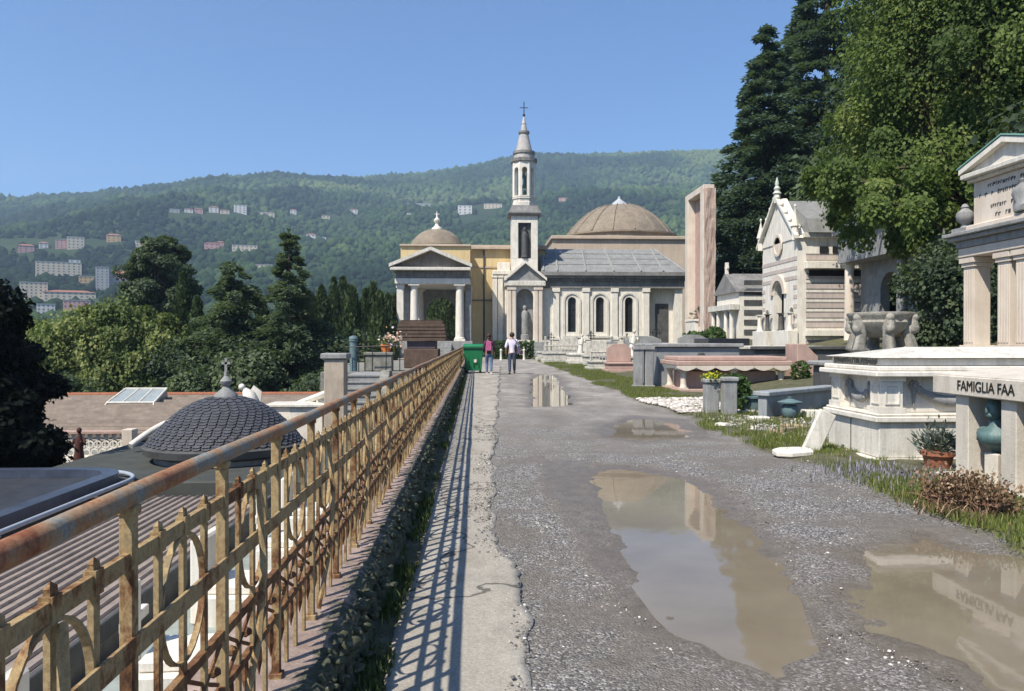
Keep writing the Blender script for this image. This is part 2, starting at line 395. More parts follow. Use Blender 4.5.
# kerb wall under the railing
mb = MB(); mb.boxb(-1.02,-.55,-4,46.9,-8,.235); mb.boxb(-1.06,-.585,-4,46.9,.238,.275)
kerb = thing('parapet_wall','low mossy stone parapet wall carrying the rusty railing','wall')
mb = MB(); mb.boxb(-1.02,-.60,-4,46.9,-8,.235); mb.build('wall', M['stone_rough'], kerb)
yk = np.concatenate([np.arange(-3,14,.05),np.arange(14,46.9,.25)]); prof = [(-1.06,.0),(-1.06,.25),(-1.03,.275),(-.8,.28),(-.62,.278),(-.565,.262),(-.545,.22),(-.55,.13),(-.53,.05),(-.515,-.04)]
V = []
for q,(X,Z) in enumerate(prof):
    am = .0 if q in (3,) else (.004 if X < -.7 else .022)
    nx_ = vnoise(yk,yk*0+q*.31,.13,90+q*7)*am*(1 if Z < .27 else .8); nz_ = vnoise(yk,yk*0+q*.31,.13,95)*am*.7
    V.append(np.stack([X+nx_,yk,Z+nz_],1))
V = np.stack(V,1); n_, k_ = V.shape[:2]; ii = np.arange(n_*k_).reshape(n_,k_)
F = np.stack([ii[:-1,:-1].ravel(),ii[:-1,1:].ravel(),ii[1:,1:].ravel(),ii[1:,:-1].ravel()],1)
m, nt, b = new_mat('mossy_kerb'); p = pos(nt)
base = ramp(nt, noise(nt,p,6,8,.7), [(.3,(.2,.145,.115)),(.55,(.35,.26,.215)),(.75,(.47,.38,.33))])
xz = nd(nt,'ShaderNodeSeparateXYZ',{0:p})
mossf = ramp(nt, math_(nt,'ADD',math_(nt,'MULTIPLY',math_(nt,'ADD',xz.outputs[0],.72),4.2),math_(nt,'MULTIPLY',math_(nt,'SUBTRACT',noise(nt,p,9,6,.75),.5),1.8)), [(.25,(0,0,0)),(.5,(1,1,1))])
moss = ramp(nt, noise(nt,p,30,5,.7), [(.3,(.035,.04,.022)),(.55,(.075,.08,.045)),(.75,(.25,.25,.21))])
nt.links.new(mixc(nt,mossf,base,moss), b.inputs['Base Color']); b.inputs['Roughness'].default_value = .95
bp = nd(nt,'ShaderNodeBump',{'Height':noise(nt,p,35,7,.75),'Strength':.8,'Distance':.02}); nt.links.new(bp.outputs[0],b.inputs['Normal'])
np_mesh('coping', V.reshape(-1,3), F, m, kerb, None, True)
IV, IF = ico(2); N = 2600; y = -1+RNG.random(N)**1.6*40; side = RNG.random(N) < .55
x = np.where(side,-.545+.02*RNG.normal(size=N),-.60+.05*RNG.normal(size=N)); z = np.where(side,.02+.22*RNG.random(N),.262+0*y)
struct(scatter_balls('rubble_edge', np.stack([x,y,z],1), .012+.022*RNG.random(N)**1.6, m, RNG.random(N),(1,1.3,.75),.16,kerb,True),'stuff'); IV, IF = ico(1)
# grass blades
M['grass'] = leafmat('grass_blades',[(0,(.05,.075,.015)),(.45,(.115,.155,.03)),(.75,(.19,.21,.055)),(1,(.32,.29,.13))],.7,.25)
def blades(name, x, y, z, h, mat, w=.006, label=None, spread=.5):
    n = len(x); a = RNG.random(n)*2*PI; t = RNG.random(n)*2*PI; l = spread*RNG.random(n)*h
    bx = np.cos(a)*w; by = np.sin(a)*w
    base = np.stack([x,y,z],1)
    v0 = base+np.stack([bx,by,0*x],1); v1 = base-np.stack([bx,by,0*x],1)
    mid = base+np.stack([l*.35*np.cos(t),l*.35*np.sin(t),h*.6],1)
    v2 = mid-np.stack([bx,by,0*x],1)*.8; v3 = mid+np.stack([bx,by,0*x],1)*.8
    tip = base+np.stack([l*np.cos(t),l*np.sin(t),h],1)
    V = np.stack([v0,v1,v2,v3,tip],1).reshape(-1,3); o = np.arange(n)*5
    F = np.concatenate([np.stack([o,o+1,o+2],1),np.stack([o,o+2,o+3],1),np.stack([o+3,o+2,o+4],1)])
    return struct(np_mesh(name, V, F, mat, None, np.repeat(RNG.random(n),5)),'stuff')
N = 260000
y = 4.8+RNG.random(N)**1.5*53; x = EDGE(y)+(RNG.random(N)-.04)*(1.25+.02*y)
den = np.clip(.55+1.5*vnoise(x,y,.9,61)+.5*vnoise(x,y,.25,62),0,1)*np.clip((x-EDGE(y))/.25+.2,0.05,1)
den *= np.where((y > 15.5)&(y < 19.6)&(x < 5.9), .05, 1)        # a strip of pale rubble
k = RNG.random(N) < den; x, y = x[k], y[k]
blades('grass', x, y, .03+rise(x,y)+.02*vnoise(x,y,.7,31), (.02+.07*RNG.random(len(x))**1.5)*(1+.012*y), M['grass'], .0045)
N = 26000; y = 2.5+RNG.random(N)**1.3*30; x = -.52+RNG.random(N)*.14
k = RNG.random(N) < np.clip(.45+1.4*vnoise(x,y,.7,63),0,1); x, y = x[k], y[k]
M['weed'] = leafmat('gutter_weeds',[(0,(.03,.04,.012)),(.6,(.07,.10,.03)),(1,(.2,.22,.09))],.7,.25)
blades('gutter_weeds', x, y, x*0-.01, .02+.08*RNG.random(len(x))**2, M['weed'], .006)
N = 4200; y = 15.6+3.9*RNG.random(N); x = EDGE(y)+.1+RNG.random(N)*1.7
struct(scatter_balls('rubble', np.stack([x,y,.06+0*x],1), .012+.05*RNG.random(N)**2.5, leafmat('pale_rubble',[(0,(.3,.27,.24)),(1,(.72,.66,.6))],.9,0), RNG.random(N)),'stuff')

# ================================================================== valley and hills (one sheet to the horizon)
RID = np.array([(-600,215),(-200,205),(0,200),(50,198),(100,196),(150,190),(200,183),(250,179),(300,180),(350,182),(400,181),(450,178),(500,168),(530,160),(600,156),(660,154),(712,155),(800,150),(1000,158),(1400,170)],float)
RR = 2600.0
def ridge(phi):                                # phi: angle right of +Y
    px = 512+FPX*np.tan(np.clip(phi-TH,-1.25,1.25))
    yp = np.interp(px, RID[:,0], RID[:,1]); d = RR*np.cos(np.clip(phi-TH,-1.1,1.1))
    return CH+(HZ-yp)/FPX*d
GR = np.array([(0,0),(170,0),(330,-.01),(500,.02),(700,.048),(950,.15),(1250,.30),(1600,.48),(2000,.70),(2400,.92),(2600,1),(2900,.96),(4000,.55),(9000,0)],float)
def terr(x, y):
    r = np.hypot(x,y); phi = np.arctan2(x,y)
    H = ridge(phi); g = np.interp(r, GR[:,0], GR[:,1])
    nz = vnoise(x,y,480,101,4)*62*np.clip((r-500)/900,0,1)*np.clip((2600-r)/500,0,1)
    z = -4.3+H*g+nz*(g > .02)
    w = np.clip((r-150)/150,0,1)
    return np.where(r < 150, -4.3, z*w-4.3*(1-w))
ph = np.radians(np.linspace(-180,180,721)); rr = np.concatenate([[.5],np.geomspace(5,300,30),np.linspace(340,3000,150),np.geomspace(3100,9000,20)])
P_, R_ = np.meshgrid(ph, rr); tx = R_*np.sin(P_); ty = R_*np.cos(P_); tz = terr(tx,ty)
back = np.abs(P_) > 1.5; tz = np.where(back&(R_ > 300), np.minimum(tz, 40), tz)
n_, k_ = tx.shape; ii = np.arange(n_*k_).reshape(n_,k_)
F = np.stack([ii[:-1,:-1].ravel(),ii[:-1,1:].ravel(),ii[1:,1:].ravel(),ii[1:,:-1].ravel()],1)
m, nt, b = new_mat('valley_ground'); p = pos(nt)
nt.links.new(ramp(nt,noise(nt,p,.012,8,.7),[(.35,(.022,.037,.016)),(.55,(.035,.052,.02)),(.7,(.06,.075,.032))]), b.inputs['Base Color']); b.inputs['Roughness'].default_value = 1; b.inputs['Specular IOR Level'].default_value = .1
struct(np_mesh('terrain', np.stack([tx.ravel(),ty.ravel(),tz.ravel()],1), F, m, None, None, True))
def hill_hit(px, py):
    a = math.atan((px-512)/FPX)+TH
    rs = np.linspace(300,2600,1200); x = rs*math.sin(a); y = rs*math.cos(a); z = terr(x,y)
    yp = HZ-(z-CH)*FPX/(rs*math.cos(a-TH))
    k = np.argmax(yp <= py); return Vector((x[k],y[k],z[k])), rs[k]
# ================================================================== railing
def rustmat(name, stops, sc=9):
    m, nt, b = new_mat(name); p = pos(nt)
    n1 = noise(nt, pos(nt,(1,1,.55)), sc, 8, .72)
    c = ramp(nt, n1, stops)
    c = mixc(nt, .6, c, ramp(nt, noise(nt,p,70,5,.8),[(.35,(.35,.3,.27)),(.6,(1,1,1))]),'MULTIPLY')
    nt.links.new(c,b.inputs['Base Color']); b.inputs['Roughness'].default_value = .75; b.inputs['Specular IOR Level'].default_value = .25
    bp = nd(nt,'ShaderNodeBump',{'Height':noise(nt,p,110,5,.8),'Strength':.5,'Distance':.004}); nt.links.new(bp.outputs[0],b.inputs['Normal'])
    return m
M['rust'] = rustmat('rusty_paint',[(.33,(.06,.03,.018)),(.42,(.19,.09,.04)),(.49,(.36,.25,.125)),(.57,(.41,.305,.16)),(.65,(.26,.20,.11)),(.75,(.21,.225,.18))])
M['rust_rail'] = rustmat('rusty_handrail',[(.34,(.25,.09,.045)),(.45,(.37,.19,.10)),(.52,(.34,.24,.15)),(.6,(.25,.255,.235)),(.7,(.24,.28,.28))],5)
M['rust_dark'] = rustmat('dark_rust',[(.3,(.07,.035,.02)),(.5,(.18,.085,.04)),(.62,(.3,.17,.07)),(.72,(.22,.2,.15))],12)
rl = thing('iron_railing','long rusty iron railing with peeling yellow paint along the left side of the road','railing',(-.724,0,.28))
Y0, NB, BAY = -1.34, 78, .6
mb = MB(); n = 120
path = [(.002*math.sin(i*1.3),-1.5+i*.4,.905+.003*math.sin(i*.9)) for i in range(n)]
mb.tube([(x,y,z-.012) for x,y,z in path],.0235,14); mb.build('handrail',M['rust_rail'],rl,smooth=60)
L0, L1 = -1.4, 45.6
MB().boxb(-.008,.008,L0,L1,.745,.780).build('top_bar',M['rust'],rl)
MB().boxb(.010,.018,L0,L1,.560,.606).build('flat_band',M['rust'],rl)
MB().boxb(-.010,.010,L0,L1,.372,.398).build('middle_bar',M['rust_dark'],rl)
MB().boxb(-.010,.010,L0,L1,.215,.238).build('bottom_bar',M['rust_dark'],rl)
mp = MB().boxb(-.015,.015,-.0135,.0135,-.02,.88); mp.boxb(-.020,.020,-.018,.018,.858,.877); mp.boxb(-.024,.024,-.022,.022,-.02,.02)
p0 = mp.build('post',M['rust'],rl,bevel=.003)
mp = MB().boxb(-.006,.006,-.0125,.0125,.0,.80); mp.add([(-.006,-.0135,.80),(.006,-.0135,.80),(.006,.0135,.80),(-.006,.0135,.80),(0,0,.812)],[(0,1,4),(1,2,4),(2,3,4),(3,0,4)]); mp.boxb(-.012,.012,-.016,.016,.740,.788)
b0 = mp.build('baluster',M['rust'],rl)
mp = MB()
for k in range(28):
    a, c = 2*PI*k/28, 2*PI*(k+1)/28
    P = lambda t, r, x: (x, r*math.cos(t), .585+r*1.13*math.sin(t))
    for (r0,r1,x0,x1) in ((.136,.143,-.008,.008),):
        vs = [P(a,r0,x0),P(a,r1,x0),P(a,r1,x1),P(a,r0,x1),P(c,r0,x0),P(c,r1,x0),P(c,r1,x1),P(c,r0,x1)]
        mp.add(vs,[(0,1,5,4),(1,2,6,5),(2,3,7,6),(3,0,4,7)])
r0_ = mp.build('ring',M['rust'],rl)
mp = MB()
for sy in (-1,1):
    for c in (-.15,.15):
        mp.tube([(.004*sy,c-.12*sy,.25),(.004*sy,c,.305),(.004*sy,c+.12*sy,.365)],.0065,5)
for c in (-.225,-.075,.075,.225):
    mp.tube([(0,c,.222),(0,c,.155),(0,c,.105)],[.009,.013,.001],5)
    mp.lathe([(0,-.018),(.02,-.006),(.02,.006),(0,.018)],6,(0,c,.305))
x0_ = mp.build('scroll_panel',M['rust_dark'],rl)
mp = MB()
mp.tube([(.02,-.235,.02),(.055,-.13,.3),(.05,-.05,.52),(.02,.0,.74)],[.010,.012,.012,.009],6)
br0 = mp.build('brace',M['rust'],rl,smooth=50)
def cp(src, y):
    o = src.copy(); COL.objects.link(o); o.parent = rl; o.location = (0,y,0); return o
nb = 0; rest = MB()
for k in range(NB):
    y = Y0+k*BAY
    if k == 0: p0.location = (0,y,0); r0_.location = x0_.location = br0.location = (0,y+.3,0)
    else:
        cp(p0,y); 
        if y+.3 < L1: cp(r0_,y+.3); cp(x0_,y+.3)
        if k % 2 == 0 and y+.3 < L1: cp(br0,y+.3)
    for d in (.15,.3,.45):
        yb = y+d
        if yb > L1: continue
        if y < 1.0: 
            if y < .0: continue
        if nb == 0: b0.location = (0,yb,0); nb = 1
        elif nb < 100: cp(b0,yb); nb += 1
        else:
            rest.boxb(-.006,.006,yb-.0135,yb+.0135,0,.80); rest.boxb(-.014,.014,yb-.021,yb+.021,.742,.783)
struct(rest.build('far_balusters',M['rust'],rl),'stuff')

# ================================================================== church group
def mbr(root):
    mb = MB(); mb.M = (Matrix.Translation(root.location) @ Matrix.Rotation(root.rotation_euler[2],4,'Z')).inverted(); return mb
def Xa(px, Y): return W(px,HZ,Y).x
def Za(py, Y, px=520): return W(px,py,Y).z
def cap_col(root, x, y, z0, z1, r, mat, name='column', n=14):
    h = z1-z0; mb = mbr(root)
    mb.boxb(x-r*1.35,x+r*1.35,y-r*1.35,y+r*1.35,z0,z0+r*.45)
    mb.lathe([(r*1.25,r*.45),(r*1.25,r*.7),(r*1.02,r*.95),(r,h*.3),(r*.86,h-r*1.0),(r*.98,h-r*.9),(r*.9,h-r*.75),(r*1.25,h-r*.35)],n,(x,y,z0))
    mb.boxb(x-r*1.35,x+r*1.35,y-r*1.35,y+r*1.35,z1-r*.36,z1)
    return mb.build(name,mat,root,smooth=40)
def gable(mb, x0, x1, zb, zt, y0, y1): return mb.prism([(x0,zb),(x1,zb),((x0+x1)/2,zt)],y0,y1)
def raking(mb, x0, x1, zb, zt, y0, y1, t):           # two sloping cornice bars and a base bar
    xm = (x0+x1)/2
    mb.prism([(x0,zb),(x0,zb+t),(xm,zt+t),(xm,zt)],y0,y1); mb.prism([(xm,zt),(xm,zt+t),(x1,zb+t),(x1,zb)],y0,y1); return mb

# --- long chapel with arched windows
Y = 75.0; X = lambda px: Xa(px,Y); Z = lambda py: Za(py,Y)
ch = thing('chapel','long white church chapel with three arched windows under a ribbed grey roof','chapel',(X(612),Y,0))
wins = [(X(572),.80,Z(332),Z(301)),(X(600),.80,Z(332),Z(301)),(X(629),.80,Z(332),Z(301))]
mb = mbr(ch); mb.archwall(X(540),X(650),0,Z(288),wins,Y,Y+.6)
mb.boxb(X(650),X(683),Y+1.0,Y+1.6,0,Z(288)); mb.boxb(X(649),X(650),Y+.6,Y+1.0,0,Z(288))
mb.boxb(X(540),X(683),Y+9,Y+9.5,0,Z(288)); mb.boxb(X(683)-.5,X(683),Y+1.6,Y+9,0,Z(288)); mb.boxb(X(540),X(540)+.5,Y+.6,Y+9,0,Z(288))
mb.build('wall',M['marble_clean'],ch)
mb = mbr(ch); mb.boxb(X(539),X(651),Y-.25,Y-.003,0,Z(343)); mb.boxb(X(539),X(651),Y-.16,Y-.003,Z(343),Z(340)); mb.build('plinth',M['marble'],ch,bevel=.03)
for xc,w,zb,zs in wins:
    wd = mbr(ch); wd.boxb(xc-w/2,xc+w/2,Y+.35,Y+.40,zb,zs+w/2); wo = wd.build('window',M['glass'],ch)
    fr = MB(); fr.M = mbr(ch).M
    seg = 12
    for i in range(seg):
        a,b_ = PI*i/seg, PI*(i+1)/seg; r0,r1 = w/2+.28,w/2+.46
        fr.prism([(xc-r0*math.cos(a),zs+r0*math.sin(a)),(xc-r1*math.cos(a),zs+r1*math.sin(a)),(xc-r1*math.cos(b_),zs+r1*math.sin(b_)),(xc-r0*math.cos(b_),zs+r0*math.sin(b_))],Y-.10,Y-.002)
    for s in (-1,1): fr.boxb(xc+s*(w/2+.37)-.09,xc+s*(w/2+.37)+.09,Y-.10,Y-.002,zb-.35,zs)
    fr.boxb(xc-w/2-.5,xc+w/2+.5,Y-.18,Y-.002,zb-.55,zb-.35)
    fr.build('surround',M['marble'],wo)
    bars = MB(); bars.M = fr.M
    bars.boxb(xc-.025,xc+.025,Y+.31,Y+.345,zb,zs+w*.45)
    for q in range(5): bars.boxb(xc-w/2,xc+w/2,Y+.31,Y+.345,zb+q*.55,zb+q*.55+.05)
    bars.build('grille',M['iron'],wo)
for px in (556,586,614.5,646):
    pm = mbr(ch); x = X(px); pm.boxb(x-.30,x+.30,Y-.16,Y-.002,Z(340),Z(292)); pm.boxb(x-.38,x+.38,Y-.24,Y-.002,Z(292),Z(288)); pm.boxb(x-.38,x+.38,Y-.22,Y-.002,Z(340),Z(337)); pm.build('pilaster',M['marble_clean'],ch,bevel=.02)
pm = mbr(ch); x = X(679); pm.boxb(x-.38,x+.38,Y+.1,Y+.998,0,Z(288)); pm.build('pilaster',M['marble_clean'],ch,bevel=.02)
pm = mbr(ch); x = X(664); pm.boxb(x-.65,x+.65,Y+.93,Y+.998,0,Z(303)); pm.build('dark_panel',M['stone_dark'],ch)  # dark panel that puts the recessed bay's shade into colour
mb = mbr(ch); mb.boxb(X(539),X(684),Y-.18,Y+9.6,Z(288),Z(276)); mb.build('frieze',M['cornice'],ch)  # shade below the cornice is put into the frieze's dark colour
mb = mbr(ch); mb.boxb(X(537),X(686),Y-.75,Y+10.1,Z(276),Z(272)); mb.boxb(X(538),X(685),Y-.55,Y+9.9,Z(278.5),Z(276)-.003)
for k in range(56): x = X(539)+k*(X(684)-X(539))/55; mb.boxb(x-.07,x+.07,Y-.42,Y-.183,Z(281),Z(278.5)-.003)
mb.build('cornice',M['cornice'],ch,bevel=.02)
yr = Y+4.6; zr = Za(249,yr); ze = Z(272)+.004
mb = mbr(ch); xa,xb = X(541),X(684)
mb.add([(xa,Y-.6,ze),(xb,Y-.6,ze),(xb,Y+9.8,ze),(xa,Y+9.8,ze),(xa+.2,yr,zr),(xb-1.9,yr,zr)],[(0,1,5,4),(1,2,5),(2,3,4,5),(3,0,4),(0,3,2,1)])
rf = mb.build('roof',M['slate_roof'],ch)
rb = mbr(ch); sl = (zr-ze)/(yr-Y+.6)
def onroof(x, t, dz=.05): return (x, Y-.6+t*(yr-Y+.6), ze+t*(zr-ze)+dz)
for px in (543,557,585,613,640,662):
    rb.tube([onroof(X(px),0),onroof(X(px)+(.3 if px < 600 else -.1),.99)],.10,6)
for t in (.30,.55,.78): rb.tube([onroof(X(545),t,.03),onroof(X(672),t,.03)],.055,6)
for k in range(40): 
    x = X(544)+k*(X(668)-X(544))/39; rb.tube([onroof(x,.02,.01),onroof(x,.98,.01)],.022,4)
rb.tube([(xb,Y-.6,ze+.04),(xb-1.9,yr,zr+.04)],.12,6)
rb.build('ribs',M['marble_grey'],rf)

# --- big dome behind
Y = 96.0
dc = thing('domed_church','large domed church hall with a tiled tan cupola and lantern behind the chapel','church',(Xa(619,Y),Y,0))
cx = Xa(619,Y); s = Y/FPX
mb = mbr(dc); mb.boxb(Xa(553,88),Xa(690,88),88,104,0,Za(239,88)); mb.build('wall',M['peach'],dc)
mb = mbr(dc); mb.boxb(Xa(551,88),Xa(692,88),87.7,104.3,Za(239,88)+.003,Za(235.5,88)); mb.build('cornice',M['peach'],dc,bevel=.05)
zb = Za(236,Y); R = 53*s; H = 32*s
prof = [(R*1.05,-1.2),(R*1.05,-.35),(R*1.09,-.3),(R*1.09,-.12),(R*1.0,0)]
nr = 11
for i in range(nr):
    h0 = .97*i/nr; h1 = .97*(i+1)/nr; prof += [(R*(1-h0)**.45, H*h0), (R*(1-h1)**.45+.12, H*h1-.04)]
mb = mbr(dc); mb.lathe(prof,40,(cx,Y,zb)); mb.build('dome',M['tan_dome'],dc,smooth=25)
mb = mbr(dc)
for k in range(16):
    q = 2*PI*k/16+.1; mb.tube([(cx+R*(1-h)**.45*1.01*math.cos(q),Y+R*(1-h)**.45*1.01*math.sin(q),zb+H*h+.03) for h in (0,.1,.25,.4,.55,.7,.85,.94)],.10,5)
mb.build('ribs',M['tan_dome'],dc)
mb = mbr(dc); zt = zb+H*.94
mb.lathe([(9.5*s,-.35),(9.5*s,.1),(8.6*s,.25),(1.6*s,7.5*s),(1.2*s,9.5*s),(0,10.5*s)],12,(cx,Y,zt)); mb.build('lantern',stone('pale_lead',(.5,.52,.53),(.34,.36,.37),2,.3),dc,smooth=30)

# --- bell tower
Y = 74.3; s = Y/FPX; X = lambda px: Xa(px,Y); Z = lambda py: Za(py,Y)
cx = X(525); yc = Y+1.65
bt = thing('bell_tower','slender white bell tower with pediment, open belfry and pointed spire','bell tower',(cx,Y,0))
mb = mbr(bt); mb.archwall(X(507),X(543),0,Z(283),[(cx,1.62,Z(340),Z(297))],Y,Y+.7); mb.boxb(X(507),X(543),Y+1.2,Y+3.4,0,Z(283)); mb.boxb(X(507),X(507)+.6,Y+.7,Y+1.2,0,Z(283)); mb.boxb(X(543)-.6,X(543),Y+.7,Y+1.2,0,Z(283)); mb.build('base',M['marble_clean'],bt)
nm = mbr(bt); nm.boxb(cx-.81,cx+.81,Y+.95,Y+1.197,Z(340),Z(287)); nm.build('niche',M['marble_grey'],bt)
st = mbr(bt); st.lathe([(.42,0),(.42,.5),(.3,.55),(.34,1.0),(.30,1.9),(.36,2.4),(.26,2.75),(.12,2.85),(.17,3.0),(.19,3.15),(.12,3.3),(0,3.34)],12,(cx,Y+.55,Z(340))); st.build('niche_statue',M['marble_grey'],bt,smooth=50)
for px in (509.5,514,536,540.5):
    pm = mbr(bt); x = X(px); pm.boxb(x-.17,x+.17,Y-.14,Y-.002,0,Z(290)); pm.boxb(x-.23,x+.23,Y-.2,Y-.002,Z(290),Z(286)); pm.build('pilaster',M['marble_warm'],bt,bevel=.015)
mb = mbr(bt); mb.boxb(X(505),X(545.5),Y-.3,Y+3.6,Z(286)+.003,Z(281)); mb.build('entablature',M['marble'],bt,bevel=.03)
mb = mbr(bt); gable(mb,X(505),X(545.5),Z(281)+.003,Z(263.6),Y-.05,Y+3.4); mb.build('tympanum',M['marble_grey'],bt)
mb = mbr(bt); raking(mb,X(504),X(546.5),Z(281)+.006,Z(263.5),Y-.45,Y+.25,.26); mb.build('pediment',M['marble_clean'],bt)
h = 13.2*s
mb = mbr(bt); mb.boxb(cx-h,cx+h,yc-h,yc+h,Z(281)+.006,Z(258)); 
for sx in (-1,1):
    for sy in (-1,1): mb.boxb(cx+sx*(h-.32)-.32,cx+sx*(h-.32)+.32,yc+sy*(h-.32)-.32,yc+sy*(h-.32)+.32,Z(258),Z(222))
mb.boxb(cx-h,cx+h,yc-h,yc+h,Z(222),Z(215)); mb.build('upper_stage',M['marble_clean'],bt,bevel=.02)
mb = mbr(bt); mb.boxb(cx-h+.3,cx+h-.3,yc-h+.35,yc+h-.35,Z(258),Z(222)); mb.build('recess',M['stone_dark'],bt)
mb = mbr(bt); mb.lathe([(.36,0),(.3,.3),(.34,.9),(.28,1.6),(.33,2.1),(.2,2.4),(.1,2.5),(.17,2.65),(.15,2.85),(0,2.95)],12,(cx,yc-h+.12,Z(257))); mb.build('statue',M['stone_dark'],bt,smooth=50)
mb = mbr(bt)
for (p0_,y0_,p1_,y1_) in ((15.5,215,16.8,213),(16.8,213,16.8,211.8),(16.2,211.8,13.2,205.5),(13.2,205.5,13.0,204.5)):
    a_,b_ = p0_*s,p1_*s; mb.add([(cx-a_,yc-a_,Z(y0_)),(cx+a_,yc-a_,Z(y0_)),(cx+a_,yc+a_,Z(y0_)),(cx-a_,yc+a_,Z(y0_)),(cx-b_,yc-b_,Z(y1_)),(cx+b_,yc-b_,Z(y1_)),(cx+b_,yc+b_,Z(y1_)),(cx-b_,yc+b_,Z(y1_))],[(0,1,5,4),(1,2,6,5),(2,3,7,6),(3,0,4,7),(4,5,6,7),(3,2,1,0)])
mb.build('skirt_roof',M['cornice'],bt)
mb = mbr(bt); r8 = 12.6*s
mb.lathe([(r8,0),(r8,.35),(r8*.95,.4),(r8*.95,Z(197)-Z(204)),(r8*1.03,Z(196.5)-Z(204)),(r8*1.03,Z(195)-Z(204))],8,(cx,yc,Z(204.5)),PI/8,PI/8+2*PI); mb.build('drum',M['marble'],bt)
mb = mbr(bt); base_M = mb.M; rb8 = 11.6*s; side = 2*rb8*math.tan(PI/8)
for k in range(8):
    mb.M = base_M @ Matrix.Translation((cx,yc,0)) @ Matrix.Rotation(k*PI/4,4,'Z')
    mb.archwall(-side/2,side/2,Z(195),Z(160),[(0,side*.55,Z(194),Z(168))],-rb8,-rb8+.32,6)
mb.build('belfry',M['marble_clean'],bt)
mb = mbr(bt); mb.lathe([(.62,0),(.5,.15),(.42,.6),(.34,1.0),(.12,1.15),(.05,1.6)],14,(cx,yc,Z(184))); mb.lathe([(.45,0),(.45,.5),(.2,.7)],10,(cx,yc,Z(195))); mb.build('bell',M['bronze'],bt,smooth=40)  # oversized bell and core, added to darken the see-through belfry openings
mb = mbr(bt); zz = Z(160)
pts = [(11.9,160),(13.2,158.5),(13.2,156.6),(10.6,155.6),(10.2,150.5),(11.0,150),(11.0,148.6),(8.6,148),(8.0,145),(7.0,141),(5.8,136),(4.8,131),(4.6,129.2),(5.4,128.8),(5.4,127.8),(3.6,127.4),(3.0,124),(2.2,120),(2.6,119.6),(2.0,118.4),(1.2,114),(.5,112),(.36,111)]
mb.lathe([(a*s,Z(b_)-zz) for a,b_ in pts],16,(cx,yc,zz)); mb.build('spire',stone('weathered_spire_stone',(.56,.53,.49),(.36,.34,.32),2.5,.7,(.13,.12,.12),.8,.3),bt,smooth=25)
for (q,w_,z0_) in ((13.6,.16,157.6),(11.3,.12,149.4),(5.7,.1,128.4)):
    mb = mbr(bt); mb.lathe([(q*s-.1,-w_),(q*s,-w_),(q*s,w_),(q*s-.1,w_)],16,(cx,yc,Z(z0_))); mb.build('moulding',M['cornice'],bt)
mb = mbr(bt); mb.tube([(cx,yc,Z(112)),(cx,yc,Z(97))],.05,6); mb.box((cx,yc,Z(103)),(.8,.06,.06)); mb.ball((cx,yc,Z(110.5)),.14,8); mb.build('cross',M['iron'],bt)
# steps beside the tower
mb = MB()
for i in range(7): mb.boxb(X(528),X(546),Y-.9-.32*(7-i),Y-.3,i*.2,i*.2+.2)
tag(mb.build('stone_steps',M['marble_grey'],bevel=.02),'short flight of grey stone steps at the foot of the bell tower','steps')

# --- yellow building between portico and tower
Y = 78.0; X = lambda px: Xa(px,Y); Z = lambda py: Za(py,Y)
yb = thing('yellow_building','plain ochre yellow building between the domed portico and the bell tower','building',(X(490),Y,0))
mb = mbr(yb); mb.boxb(X(462),X(545),Y,Y+8,0,Z(250)); mb.build('wall',M['yellow'],yb)
mb = mbr(yb); mb.boxb(X(461),X(546),Y-.5,Y+8.4,Z(250)+.003,Z(247)); mb.boxb(X(461.5),X(545.5),Y-.25,Y+8.2,Z(247)+.003,Z(245.5)); mb.build('cornice',M['peach'],yb,bevel=.03)
mb = mbr(yb); mb.boxb(X(462),X(508),Y-.12,Y-.002,Z(301),Z(299)); mb.build('string_course',M['peach'],yb); mb = mbr(yb); mb.boxb(X(462),X(508),Y-.09,Y-.002,Z(268),Z(266.5)); mb.build('string_course',M['peach'],yb)
mb = mbr(yb); mb.tube([(X(484),Y-.12,Z(250)),(X(484),Y-.12,.1)],.08,8); mb.tube([(X(496),Y-.12,Z(300)),(X(471),Y-.12,Z(300.5))],.05,6); mb.build('drainpipe',M['stone_dark'],yb)
bw = thing('buttress_wall','ruined white marble wall with pilasters left of the bell tower','wall',(X(501),Y-1.5,0))
mb = mbr(bw); mb.boxb(X(493),X(509),Y-1.2,Y-.15,0,Z(276)); mb.build('wall',M['marble'],bw)
for px in (494.5,500,507):
    pm = mbr(bw); x = X(px); pm.boxb(x-.24,x+.24,Y-1.45,Y-1.2-.002,0,Z(279)); pm.boxb(x-.32,x+.32,Y-1.52,Y-1.2-.002,Z(279),Z(276)); pm.build('pilaster',M['marble_clean'],bw,bevel=.02)
mb = mbr(bw); mb.boxb(X(492),X(510),Y-1.6,Y-.1,Z(276)+.003,Z(272)); mb.boxb(X(497),X(509.5),Y-1.4,Y-.2,Z(272)+.003,Z(264)); mb.build('cornice',M['marble_clean'],bw,bevel=.04)

